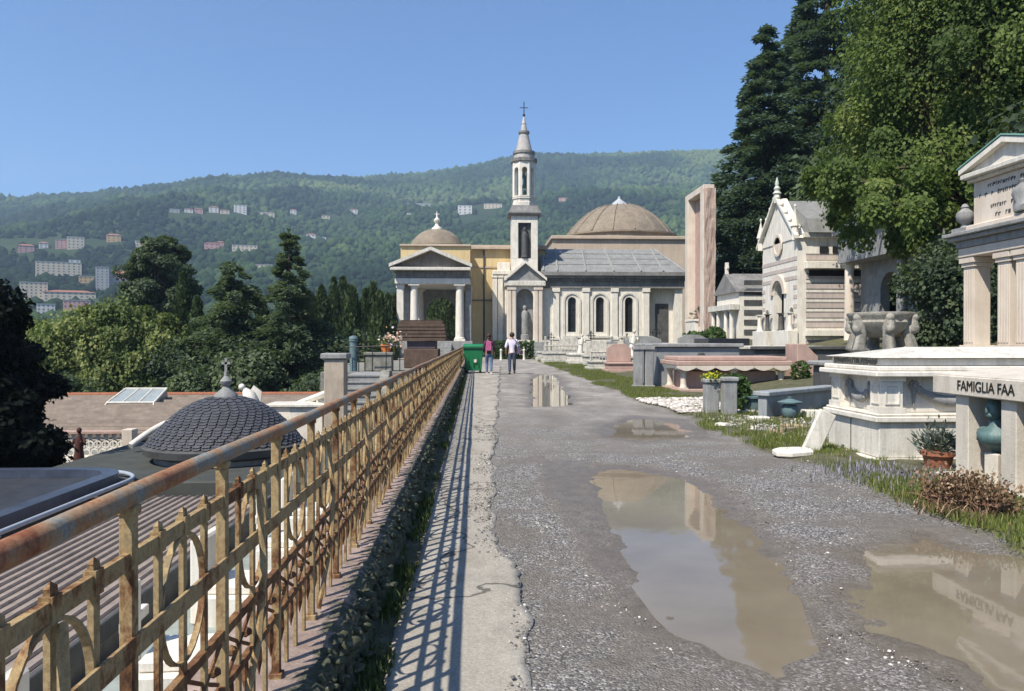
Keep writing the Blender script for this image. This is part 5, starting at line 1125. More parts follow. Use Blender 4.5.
# flat roofed building with the pipes
fb = thing('flat_roofed_building','flat roofed building with a dark rounded roof edge at the far left','building',(-11.1,9,-4.3)); ZP = -1.22+4.3
def rrect(x0,x1,y0,y1,r,n=8):
    P = []
    for cx_,cy_,a0 in ((x1-r,y1-r,0),(x0+r,y1-r,PI/2),(x0+r,y0+r,PI),(x1-r,y0+r,3*PI/2)):
        for i in range(n+1): q = a0+PI/2*i/n; P.append((cx_+r*math.cos(q),cy_+r*math.sin(q)))
    return P
M['shaded_bitumen'] = stone('dark_blue_shaded_bitumen',(.045,.05,.06),(.025,.028,.035),3,.4,(.1,.1,.1),.55,.2)  # shadow lying on the flat roof is put into this dark blue
out = rrect(-3,3.75,-15,8.2,1.0); inn = rrect(-2.7,3.45,-14.7,7.9,.75)
mb = MB(); mb.prism(out,ZP-.55,ZP-.18,'z'); mb.build('roof_slab',M['shaded_bitumen'],fb)
mb = MB(); n = len(out)
for i in range(n):
    j = (i+1)%n; vs = [(*out[i],ZP-.177),(*out[j],ZP-.177),(*inn[j],ZP-.177),(*inn[i],ZP-.177),(*out[i],ZP),(*out[j],ZP),(*inn[j],ZP),(*inn[i],ZP)]
    mb.add(vs,[(4,5,6,7),(0,1,5,4),(2,3,7,6),(0,3,2,1)])
mb.build('parapet',stone('blue_grey_flashing',(.07,.09,.13),(.04,.05,.075),3,.4,(.05,.05,.05),.4,.1),fb)
mb = MB(); mb.boxb(-2.6,3.0,-14.3,7.4,0,ZP-.552); mb.build('wall',M['stone_dark'],fb)
mb = MB(); off = rrect(-3.2,4.02,-15.2,8.45,1.25); mb.tube([(x,y,ZP-.13) for x,y in off+off[:1]],.045,8) 
mb.build('gutter_pipe',stone('pale_blue_pipe',(.42,.47,.54),(.3,.34,.4),3,.3,rough=.4),fb,smooth=60)
for y in (-6,-3,0,3,6): lbox(fb,'pipe_bracket',M['iron'],(3.76,4.06,y-.04,y+.04,ZP-.27,ZP-.20))
# striped roof and pale lower path
sr = thing('ribbed_roof_building','low building with a brown ribbed roof right below the railing','building',(-7.5,8.6,-4.3))
M['rib'] = stone('brown_ribbed_roof',(.36,.30,.26),(.24,.20,.175),1.5,.6,(.085,.07,.06),.85,.3,40,.15,2,.35,(.09,.085,.055))
ridgedroof('roof',M['rib'],.22,3.25,-11,2.62,7.6,2.62,.17,sr,'y',.03)
lbox(sr,'wall',M['marble_grey'],(.3,3.1,-10.8,7.4,0,2.46)); lbox(sr,'fascia',M['stone_dark'],(3.253,3.33,-11,7.6,2.42,2.64))
mb = MB(); mb.boxb(-4.15,-1.06,-8,30,-4.35,-2.15); struct(mb.build('path',stone('pale_green_paving',(.34,.38,.36),(.24,.28,.265),1.2,.5,(.1,.11,.1),.8,.2)))
labs = ['white marble grave slab nearest the camera, seen through the railing','white grave slab with a plain headstone, second one below the railing','third white grave below the railing, with a stone cross','fourth white grave below the railing, under a rounded headstone','fifth pale grave below the railing, closest to the slate dome','sixth pale grave below the railing, in front of the stairs']
for i,lab in enumerate(labs):
    y = 3.6+i*2.3; a = thing('low_white_grave',lab,'grave',(-2.5-.1*(i%2),y,-2.15),.05*(i%3-1),'white graves below the railing')
    lbox(a,'slab',M['marble_clean'],(-.95,.55,-.45,.45,-.05,.38),(-.85,.45,-.36,.36,.383,.5),bevel=.02)
    if i % 2: ex = lbox(a,'headstone',M['marble_clean'],(-1.05,-.9,-.4,.4,.0,1.1),bevel=.03)
    else: lbox(a,'cross',M['marble_clean'],(-1.05,-.95,-.05,.05,0,1.2),(-1.04,-.96,-.3,.3,.75,.86),bevel=.01)
# ================================================================== trees
def trunk_part(root, H, r, lean=(0,0), limbs=(), name='trunk'):
    mb = MB(); n = 7
    pts = [(lean[0]*(i/n)**1.5+.03*H*.1*math.sin(i*2.1),lean[1]*(i/n)**1.5+.02*H*.1*math.cos(i*1.7),-.6+(H+.6)*i/n) for i in range(n+1)]
    mb.tube(pts,[r*(1.25 if i == 0 else 1)*(1-.9*i/n) for i in range(n+1)],9)
    for p0_,p1_,rl_ in limbs:
        p0_,p1_ = Vector(p0_),Vector(p1_); m_ = p0_.lerp(p1_,.5)+Vector((0,0,.06*(p1_-p0_).length)); mb.tube([p0_,m_,p1_],[rl_,rl_*.65,rl_*.15],6)
    return mb.build(name,M['bark'],root,smooth=60)
def conifer(name, label, cat, loc, H, R, mat, levels=26, per=9, leaf=.55, droop=.25, base=.06, dens=10, seed=0, ragged=.35, power=.85):
    g = np.random.default_rng(seed); r = thing(name,label,cat,loc)
    P=[];D=[];Nn=[];Vv=[];limbs=[]
    for i in range(levels):
        t = base+(1-base)*(i+.5*g.random())/levels; z = H*t; Lr = R*(1-t)**power*(.9+.15*math.sin(i*2.4))+.04*R
        nb_ = max(4,int(per*(.5+.7*(1-t))))
        a0 = g.random()*6.28
        for k in range(nb_):
            a = a0+2*PI*k/nb_+g.normal()*.25; L = Lr*(1-ragged*g.random()**1.5)*(1.12 if g.random() < .12 else 1); vb = g.random(); zj = z+g.normal()*H/levels*.9
            ca,sa = math.cos(a),math.sin(a); m_ = max(3,int(dens*L/R*1.5)+2)
            u = (.22+.78*g.random(m_)**.8); lat = g.normal(size=m_)*.13*L*(1.2-u)
            dz = .18*L*u-droop*L*u**2*1.6+g.normal(size=m_)*.10*leaf
            x = ca*u*L-sa*lat; y = sa*u*L+ca*lat
            P.append(np.stack([x,y,zj+dz],1)); out = np.stack([ca+0*u-sa*lat/L*2.5,sa+0*u+ca*lat/L*2.5,-droop*u*1.6+g.normal(size=m_)*.25],1); D.append(out)
            Nn.append(np.stack([g.normal(size=m_)*.35+ca*.25,g.normal(size=m_)*.35+sa*.25,np.ones(m_)],1)); Vv.append(np.clip(.15+.45*vb+.3*g.random(m_)+.2*(u-.5),0,1))
            if i % 2 == 0 and k % 2 == 0: limbs.append(((0,0,z),(ca*L*.8,sa*L*.8,z+.18*L*.8-droop*L),.012*H*(1-t)+.02))
    P = np.concatenate(P);D=np.concatenate(D);Nn=np.concatenate(Nn);Vv=np.concatenate(Vv)
    leaves('crown',P,D,Nn,leaf*(.6+.8*g.random(len(P))),mat,r,Vv,.30,.10); trunk_part(r,H*.97,.016*H,(0,0),limbs); return r
def cedar(name, label, cat, loc, H, R, mat, clumps=260, per=90, leaf=.3, cl=.85, seed=0, power=.75, base=.04, flat=.5, irr=.3):
    g = np.random.default_rng(seed); r = thing(name,label,cat,loc); P=[];D=[];Nn=[];Vv=[];limbs=[]
    for q in range(clumps):
        t = base+(1-base)*(1-(1-g.random())**.62); a = g.random()*2*PI; Rt = R*(1-t)**power*(1+irr*math.sin(3*a+7*t+seed)*.6+irr*.5*g.normal()*.5)+.12
        rad = Rt*(.35+.65*g.random()**.55); z = H*t; c_ = cl*(.55+.75*(1-t))*(.75+.5*g.random())
        cc = np.array([math.cos(a)*rad,math.sin(a)*rad,z-.10*rad+g.normal()*.15])
        e = g.normal(size=(per,3)); e /= np.linalg.norm(e,axis=1)[:,None]; rr_ = c_*(.3+.7*g.random(per)**.5)
        p = cc+e*rr_[:,None]*np.array([1.1,1.1,flat]); p[:,2] -= .18*(np.hypot(p[:,0],p[:,1])-rad)
        out = np.array([math.cos(a),math.sin(a),-.15]); P.append(p); D.append(e*np.array([1,1,.35])+out*.9+g.normal(size=(per,3))*.35); Nn.append(np.array([0,0,1.])+out*.35+g.normal(size=(per,3))*.45)
        vb = g.random(); Vv.append(np.clip(.5*vb+.35*g.random(per)+.15*(e[:,2]*.5+.5),0,1))
        if q % 4 == 0: limbs.append(((0,0,z),tuple(cc),.006*H*(1-t)+.02))
    tip = np.stack([g.normal(size=40)*.18,g.normal(size=40)*.18,H*(.94+.07*g.random(40))],1); P.append(tip); D.append(g.normal(size=(40,3))*.4+np.array([0,0,1.])); Nn.append(g.normal(size=(40,3))); Vv.append(g.random(40))
    P=np.concatenate(P);D=np.concatenate(D);Nn=np.concatenate(Nn);Vv=np.concatenate(Vv)
    leaves('crown',P,D,Nn,leaf*(.55+.9*g.random(len(P))),mat,r,Vv,.24,.10); trunk_part(r,H*.97,.016*H,(0,0),limbs); return r
def cypress(name, label, cat, loc, H, R, mat, n=2600, leaf=.5, seed=0, group=None):
    g = np.random.default_rng(seed); r = thing(name,label,cat,loc,0,group); t = g.random(n)**.9; a = g.random(n)*2*PI
    prof = np.interp(t,[0,.05,.25,.6,.85,1],[.55,.85,1,.8,.42,.04]); lob = 1+.16*np.sin(a*3+t*9+seed)+.12*np.sin(a*5-t*21)
    rad = R*prof*lob*(.55+.45*g.random(n)**.4); P = np.stack([rad*np.cos(a),rad*np.sin(a),H*(.03+.97*t)],1)+g.normal(size=(n,3))*.05*R
    o = np.stack([np.cos(a),np.sin(a),0*a],1); D = o*.35+np.array([0,0,1])+g.normal(size=(n,3))*.22; Nn = o+g.normal(size=(n,3))*.35+np.array([0,0,.25])
    leaves('crown',P,D,Nn,leaf*(.6+.8*g.random(n)),mat,r,np.clip(g.random(n)*.6+.4*(np.sin(a*3+t*9)*.5+.5)*g.random(n),0,1),.26,.1); trunk_part(r,H*.9,.02*H); return r
def broad(name, label, cat, loc, lobes, th, mat, clumps=120, per=120, leaf=.3, cr=.16, seed=0, trunk_r=.3, weep=0, group=None, flat=1.0):
    g = np.random.default_rng(seed); r = thing(name,label,cat,loc,0,group); vol = np.array([l[3]*l[4]*l[5] for l in lobes])**.66; vol /= vol.sum()
    P=[];D=[];Nn=[];Vv=[];limbs=[]
    for l,f in zip(lobes,vol):
        c = np.array(l[:3]); rad = np.array(l[3:6]); m_ = max(3,int(clumps*f))
        for q in range(m_):
            d = g.normal(size=3); d /= np.linalg.norm(d); d[2] = d[2] if d[2] > -.75 else -d[2]
            cc = c+d*rad*(.45+.55*g.random()**.45); R_ = cr*rad.mean()*(.65+.8*g.random())
            e = g.normal(size=(per,3)); e /= np.linalg.norm(e,axis=1)[:,None]; rr_ = R_*(.35+.65*g.random(per)**.5)
            p = cc+e*rr_[:,None]*np.array([1.15,1.15,.75*flat]); p[:,2] -= weep*R_*2.2*g.random(per)**2
            P.append(p); o = e*.6+d*.7
            D.append(g.normal(size=(per,3))*.8+o*.6+np.array([0,0,-.5-1.2*weep])); Nn.append(o+np.array([0,0,.55])+g.normal(size=(per,3))*.45)
            vb = g.random(); Vv.append(np.clip(.75*vb+.35*g.random(per)-.03,0,1))
            if q % 3 == 0: limbs.append(((0,0,th*(.55+.4*g.random())),tuple(cc-d*R_*.3),trunk_r*.30))
    P=np.concatenate(P);D=np.concatenate(D);Nn=np.concatenate(Nn);Vv=np.concatenate(Vv)
    leaves('crown',P,D,Nn,leaf*(.55+.9*g.random(len(P))),mat,r,Vv,.38,.12); trunk_part(r,th*1.25,trunk_r,(0,0),limbs); return r
M['lf_cedar'] = leafmat('blue_green_needles',[(0,(.016,.038,.034)),(.5,(.055,.095,.078)),(1,(.125,.18,.14))],.6,.28)
M['lf_dark'] = leafmat('very_dark_foliage',[(0,(.0025,.004,.0035)),(.7,(.006,.010,.008)),(1,(.012,.017,.012))],.8,.03,.1)  # near-black leaf colour carries the shade the left-edge tree stands in
M['lf_pine'] = leafmat('dark_pine_needles',[(0,(.02,.036,.022)),(.5,(.06,.088,.045)),(1,(.125,.16,.075))],.6,.3)
M['lf_cyp'] = leafmat('cypress_foliage',[(0,(.02,.036,.014)),(.5,(.052,.08,.028)),(1,(.10,.14,.045))],.65,.15)
M['lf_olive'] = leafmat('olive_green_leaves',[(0,(.04,.068,.016)),(.45,(.105,.155,.038)),(.8,(.18,.23,.06)),(1,(.26,.29,.095))],.6,.45)
M['lf_light'] = leafmat('light_green_leaves',[(0,(.04,.065,.014)),(.5,(.115,.15,.036)),(1,(.25,.27,.085))],.6,.3)
M['lf_spruce'] = leafmat('grey_green_spruce_needles',[(0,(.022,.042,.026)),(.5,(.075,.108,.062)),(1,(.17,.21,.125))],.6,.3)
def ground_of(px, Y, z): return (W(px,HZ,Y).x, Y, z)
# right side
x,y,_ = ground_of(764,58,0); cedar('cedar_tree','tall blue green conifer left of the striped chapel, ragged and lower than its neighbour','tree',(x,y,1.5),23.6,4.5,M['lf_cedar'],600,130,.34,.9,21,.70,.05,.5,.4)
x,y,_ = ground_of(826,64,0); cedar('cedar_tree','taller dark conifer behind the striped chapel, its tip above the frame','tree',(x,y,1.5),34,6.6,M['lf_cedar'],800,130,.38,1.1,22,.52,.05,.5,.4)
x,y,_ = ground_of(897,31,0); Zt = 1.5
broad('large_leafy_tree','huge olive green leafy tree overhanging the mausoleum and the shaded tomb','tree',(20.9,31.5,1.6),[(-.9,-.5,11.3,4.2,5,4.6),(2.5,0,13.5,6.5,6,5.5),(-3.6,.0,8.0,2.7,3.6,2.9),(-1.8,-1.5,5.9,2.2,2.8,1.7),(-6.4,-4.8,4.6,2.0,1.8,1.5),(-4.3,-4.6,4.9,2.1,1.8,1.8),(-6.9,-3.5,5.6,1.7,1.8,1.5),(2.2,-1.5,7.6,4.4,4,2.8),(7,0,9.5,5,5,5),(.0,.5,15.5,5,5,4)],7.5,M['lf_olive'],460,600,.155,.23,31,.5,.6)
M['lf_shade'] = leafmat('shaded_grey_green_leaves',[(0,(.02,.034,.02)),(.6,(.048,.072,.038)),(1,(.095,.125,.065))],.65,.25)  # dull dark tones put the deep shade below the big tree into the leaves
broad('background_tree','dense dark grey green tree behind the shaded classical tomb','tree',(25.5,37,1.6),[(0,0,5,5.5,4,5),(3,0,9,6,4,5)],5,M['lf_shade'],110,300,.30,.32,32,.4,.3)
broad('background_tree','dense dark tree rising straight behind the mausoleum with the copper roof','tree',(21.5,25.5,1.6),[(0,0,4.2,4.6,3.6,4.2),(2,0,8,4.5,3,4)],4,M['lf_shade'],100,300,.28,.32,33,.4,.3)
broad('dark_bush','dark rounded bush filling the shade between the mausoleum and the stone basin','shrub',(15.6,24.6,1.0),[(0,0,1.6,1.7,1.5,1.9),(1.2,.3,2.5,1.8,1.5,1.7)],1.5,M['lf_shade'],70,420,.13,.33,35,.12,.3)
broad('background_tree','dark tree filling the gap between the tall conifer and the huge leafy tree','tree',(26,50,1.5),[(0,0,7,5,4,7),(4,0,14,6,4,7)],6,M['lf_pine'],100,260,.38,.32,34,.4,.2)
# left near black tree
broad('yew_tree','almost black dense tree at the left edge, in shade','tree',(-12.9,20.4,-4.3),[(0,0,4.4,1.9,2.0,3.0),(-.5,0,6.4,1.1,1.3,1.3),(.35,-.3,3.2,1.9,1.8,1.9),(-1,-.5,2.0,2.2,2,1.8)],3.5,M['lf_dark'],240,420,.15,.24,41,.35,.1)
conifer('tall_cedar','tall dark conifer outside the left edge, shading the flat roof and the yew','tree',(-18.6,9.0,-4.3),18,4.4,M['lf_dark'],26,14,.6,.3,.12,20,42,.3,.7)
# middle left
zg = -6.0
x,y,_ = ground_of(112,58,0); broad('weeping_broadleaf_tree','wide light green drooping tree behind the brown tiled roof','tree',(x,y,zg),[(0,0,6.0,5.6,4,4.0),(-3.0,0,4.0,3.6,3,3.6),(3.2,-.5,5.4,3.0,3,4.4),(.5,-.5,8.0,3.4,3,2.4)],5,M['lf_light'],230,320,.25,.22,51,.4,1.1)
x,y,_ = ground_of(36,62,0); broad('weeping_broadleaf_tree','smaller light green tree at the left, half behind the black tree','tree',(x,y,zg),[(0,0,4.6,3.2,3,4.2)],4,M['lf_light'],80,300,.25,.26,52,.3,1.0)
x,y,_ = ground_of(160,75,0); broad('stone_pine','round headed dark pine standing above the light green tree','tree',(x,y,zg),[(0,0,13.0,3.3,3.2,3.0),(.3,0,15.0,2.4,2.4,2.2),(-1.2,0,11.8,2.0,2,2.2),(1.4,0,11,2,2,3)],10.5,M['lf_pine'],170,300,.26,.24,53,.35)
x,y,_ = ground_of(183,60,0); cypress('cypress_tree','slim tall cypress just right of the round headed pine','tree',(x,y,zg),12.6,1.15,M['lf_cyp'],5200,.42,61,'cypresses in the middle distance')
x,y,_ = ground_of(197,57,0); cypress('cypress_tree','shorter slim cypress leaning against the dark bushy fir','tree',(x,y,zg),10.6,1.0,M['lf_cyp'],4600,.42,62,'cypresses in the middle distance')
x,y,_ = ground_of(234,55,0); cedar('fir_tree','broad dark bushy fir directly behind the cross of the slate dome','tree',(x,y,zg),13.0,4.0,M['lf_spruce'],420,110,.28,.75,63,.6,.05,.55,.4)
x,y,_ = ground_of(289,54,0); cedar('spruce_tree','tallest narrow spruce with tiered boughs behind the slate dome','tree',(x,y,zg),15.0,2.7,M['lf_spruce'],420,100,.26,.62,64,.68,.05,.5,.4)
for i,(px,Y,H,R,lab) in enumerate(((263,62,10.5,1.3,'thin dark cypress between the bushy fir and the tiered spruce'),(322,66,12.0,1.5,'dark cypress just right of the tiered spruce'),(305,70,11.5,1.3,'faint narrow cypress behind the right side of the tiered spruce'),(334,72,13.2,1.1,'slender pointed cypress left of the stair pier, taller than its neighbours'),(352,64,11.9,1.5,'broad cypress behind the metal cylinder on the landing'),(366,70,12.0,1.4,'slim cypress behind the iron pole on the landing'),(380,62,11.3,1.5,'pointed green cypress just left of the domed portico'),(395,80,12.2,1.6,'cypress half hidden by the left column of the domed portico'),(311,60,10.9,1.4,'dark cypress filling the gap beside the tiered spruce, shorter than it'),(343,76,13.6,1.4,'pointed cypress rising between the stair pier and the metal cylinder'),(373,78,13.2,1.5,'tall pointed cypress behind the mossy pedestal at the stair head'),(388,70,11.6,1.4,'cypress right behind the orange flower pot'),(437,96,12.6,2.0,'cypress seen through the arch of the domed portico'),(445,92,10.6,1.8,'second cypress in the portico arch, to the right'),(425,99,10.8,1.8,'third cypress in the portico arch, to the left'))):
    x,y,_ = ground_of(px,Y,0); z_ = zg if Y < 90 else 0
    cypress('cypress_tree',lab,'tree',(x,y,z_),H,R,M['lf_cyp'],4200,.46,70+i,'cypresses in the middle distance')
for i,(px,Y,R,H,lab) in enumerate(((330,50,2.6,5.2,'dark round bush mass behind the stone pier'),(312,56,2.6,8.2,'dark dense tree between the tiered spruce and the stone pier'),(346,58,2.4,7.4,'dark dense tree behind the stair treads and the metal cylinder'),(250,52,2.4,6.6,'dark dense tree in the gap between the fir and the tiered spruce'),(180,56,2.6,7.2,'dark dense tree right of the wide light green tree'),(255,60,3,6,'dark round undergrowth tree behind the dome finial'),(200,52,2.6,5.0,'dark low tree under the two slim cypresses'),(375,52,2.0,5.4,'dark low tree behind the stair head pedestals'),(60,52,2.6,4.6,'dark low tree behind the left end of the brown tiled roof'))):
    x,y,_ = ground_of(px,Y,0); broad('undergrowth_tree',lab,'tree',(x,y,zg),[(0,0,H*.55,R,R,H*.5)],H*.4,M['lf_pine'],50,260,.28,.35,90+i,.2)
# ================================================================== hill forest and houses
IV0, IF0 = ico(1)
M['house_w'] = stone('white_render',(.70,.68,.64),(.6,.57,.53),.3,.1); M['house_p'] = stone('pink_render',(.62,.34,.30),(.52,.28,.25),.3,.1); M['house_c'] = stone('cream_render',(.66,.56,.42),(.56,.47,.35),.3,.1); M['house_o'] = stone('orange_render',(.68,.42,.18),(.58,.35,.15),.3,.1)
M['house_g'] = stone('grey_render',(.42,.42,.42),(.34,.34,.34),.3,.1); M['house_b'] = stone('mauve_render',(.36,.26,.28),(.3,.21,.23),.3,.1); M['roof_r'] = stone('red_tile_roof',(.36,.16,.10),(.28,.12,.08),.4,.1); M['roof_w'] = stone('pale_flat_roof',(.62,.6,.57),(.5,.48,.46),.4,.1)
HOUSES = [ # px centre, base py, px width, px height, floors, wall, roof kind, label
 (26.5,253,14,9,3,'house_p','r','pink house with a red roof at the far left of the hillside'),
 (44,248.5,8,7,3,'house_w','r','little white block right of the far left pink house'),
 (62,249,11,9.5,4,'house_p','f','square pink block joined to the pale house under the ridge, left'),
 (76,249.5,15,12.5,4,'house_c','w','cream house with a white flat roof beside the square pink block'),
 (114,242.5,13,9,3,'house_o','r','orange house alone on the left hillside'),
 (143,247,14,6,2,'house_c','f','low beige house just above the round headed pine'),
 (164,240,9,4,2,'house_w','r','small white house up right of the round headed pine'),
 (59,281,40,19,7,'house_c','f','big cream apartment block with seven storeys in the left valley'),
 (75,275,10,15,6,'house_w','f','white stair tower rising behind the big cream apartment block'),
 (34,301,24,19,6,'house_c','f','beige apartment block at the left, lower than the big cream one'),
 (102.5,290,12,23,8,'house_g','f','narrow grey high rise beside the mauve block'),
 (119,287,22,17,5,'house_b','r','mauve apartment block with a dark red roof, right of the grey high rise'),
 (88,283,16,7,2,'house_o','f','low ochre building between the cream block and the grey high rise'),
 (70,301,46,11,3,'house_c','r','long cream row of flats with a red roof below the apartment blocks'),
 (77,316,24,16,4,'house_p','f','pink lower apartment block above the light green tree'),
 (46,318,16,14,4,'house_w','f','white lower apartment block behind the black tree'),
 (212,249,14,7,2,'house_p','r','pink house with a red roof in the middle of the hillside'),
 (221,247,6,6,2,'house_p','r','tiny pink house touching the pink house in mid hillside'),
 (245,254,24,9,3,'house_c','f','long beige building on the hillside right of the pink houses'),
 (311,240,9,7,2,'house_w','r','bright white villa alone above the tallest spruce'),
 (320,240,12,3,1,'house_w','f','low white annex right of the bright white villa'),
 (264,268,16,3.5,1,'house_c','f','flat cream strip of building low on the green slope'),
 (175,213,9,4,2,'house_g','f','grey house starting the high row under the ridge'),
 (189,213,8,5,2,'house_w','r','second house of the high row under the ridge, white'),
 (199,214,8,6,3,'house_p','r','pinkish house in the middle of the high row under the ridge'),
 (214,213,9,7,3,'house_w','r','white house left of the tallest one in the high row'),
 (225,214,9,5,2,'house_c','r','cream house touching the tallest white one in the high row'),
 (240.5,213.5,12,8.5,4,'house_w','f','tallest white house ending the high row under the ridge'),
 (262,216.5,24,4.5,2,'house_c','f','long low beige house right of the high row'),
 (293.5,214.5,6,5.5,2,'house_w','r','small white house alone right of the long beige house'),
 (326,219,8,4,1,'house_c','r','tiny cream house on the upper slope above the white villa'),
 (354,214.5,8,6,2,'house_w','r','white house above the left edge of the domed portico'),
 (418,210.5,26,7,3,'house_g','f','long grey house high above the dome of the portico'),
 (412,216,10,4,2,'house_w','r','low white house under the long grey house'),
 (465,214.5,14,9,3,'house_w','f','white block of flats left of the bell tower, high on the hill'),
 (493,209,18,5,2,'house_c','f','long cream house touching the left side of the bell tower'),
 (563,201.5,9,4.5,2,'house_p','r','small pinkish house on the slope right of the bell tower'),
]
hp = []
M['shutter'] = plain('grey_shutters',(.20,.19,.18),.8,0,.4,.3,0)
def build_house(px, py, pw, ph_, fl, wm, rk, lab):
    c, r = hill_hit(px, py); s = r*math.cos(math.atan((px-512)/FPX))/FPX; w, h = pw*s, ph_*s*1.0; d = min(w*.7, 14)+4
    a = -math.atan2(c.x,c.y); ho = thing('apartment_block' if fl > 4 else 'house',lab,'building',(c.x,c.y,c.z),a)
    hp.append((c.x,c.y,max(w,d)*.52+3)); rh = h*.22 if rk == 'r' else .5
    mb = MB(); mb.boxb(-w/2,w/2,0,d,-8,h-rh); mb.build('wall',M[wm],ho)
    mb = MB()
    if rk == 'r': mb.add([(-w/2-.5,-.5,h-rh+.02),(w/2+.5,-.5,h-rh+.02),(w/2+.5,d+.5,h-rh+.02),(-w/2-.5,d+.5,h-rh+.02),(-w/2+w*.22,d/2,h),(w/2-w*.22,d/2,h)],[(0,1,5,4),(1,2,5),(2,3,4,5),(3,0,4),(3,2,1,0)]); mb.build('roof',M['roof_r'],ho)
    else: mb.boxb(-w/2-.3,w/2+.3,-.3,d+.3,h-rh+.02,h); mb.build('roof',M['roof_w' if rk == 'w' else 'house_g'],ho)
    nw = max(2,min(9,int(pw/3.6))); fh = (h-rh)/fl; wme = None
    for i in range(fl):
        for k in range(nw):
            x = -w/2+w*(k+.5)/nw; ww = w/nw*.38; z = fh*i+fh*.28
            if wme is None:
                q = MB(); q.boxb(-ww/2,ww/2,-.06,.0-.01,0,fh*.5); o = q.build('window',M['shutter'],ho); wme = o; o.location = (x,0,z)
            else: o = wme.copy(); COL.objects.link(o); o.parent = ho; o.location = (x,0,z)
for hh in HOUSES: build_house(*hh)
N = 96000
r_ = np.sqrt(330**2+(2750**2-330**2)*RNG.random(N)**1.15); phi = TH+np.radians(-62+100*RNG.random(N)); x = r_*np.sin(phi); y = r_*np.cos(phi)
open_ = vnoise(x,y,170,201,3); k = open_ < .72+.3*(r_ > 1700)
for hx,hy,hr in hp:
    dd_ = np.hypot(x-hx,y-hy); rad_ = np.hypot(hx,hy); front = np.abs(x*hy-y*hx)/rad_ < hr*1.0; infront = (r_ < rad_)&(r_ > rad_-34); k &= ~((dd_ < hr)|(front&infront))
x,y,r_ = x[k],y[k],r_[k]; R_ = (2.4+4.6*RNG.random(len(x))**1.6)*(.75+.0002*r_+.25*(r_ > 1500)); sp = np.clip(vnoise(x,y,230,210,4)*.55+.45+.4*(RNG.random(len(x))-.5),0,1)
C = np.stack([x,y,terr(x,y)+R_*.55],1)
M['forest'] = leafmat('hillside_tree_crowns',[(0,(.009,.018,.008)),(.35,(.022,.042,.015)),(.65,(.046,.076,.024)),(1,(.10,.13,.042))],1,0,.05)
struct(scatter_balls('hillside_forest',C,R_,M['forest'],sp,(1,1,1.15),.28,None,False),'stuff')
# ================================================================== people, bin, planter
def skin(name, verts, edges, radii, mat, parent, sub=2):
    me = bpy.data.meshes.new(name+'_s'); me.from_pydata(verts,edges,[]); o = bpy.data.objects.new(name+'_s',me); COL.objects.link(o)
    mo = o.modifiers.new('skin','SKIN'); mo.use_smooth_shade = True
    sv = me.skin_vertices[0].data
    for i,r in enumerate(radii): sv[i].radius = (r,r) if not isinstance(r,tuple) else r
    sv[0].use_root = True
    ss = o.modifiers.new('s','SUBSURF'); ss.levels = ss.render_levels = sub
    dg = bpy.context.evaluated_depsgraph_get(); m2 = bpy.data.meshes.new_from_object(o.evaluated_get(dg)); bpy.data.objects.remove(o)
    m2.name = name; m2.materials.clear(); m2.materials.append(mat); m2.polygons.foreach_set('use_smooth',[True]*len(m2.polygons))
    r = bpy.data.objects.new(name,m2); COL.objects.link(r); r.parent = parent; return r
SK = plain('skin',(.50,.30,.21),.6,0,.15,20)
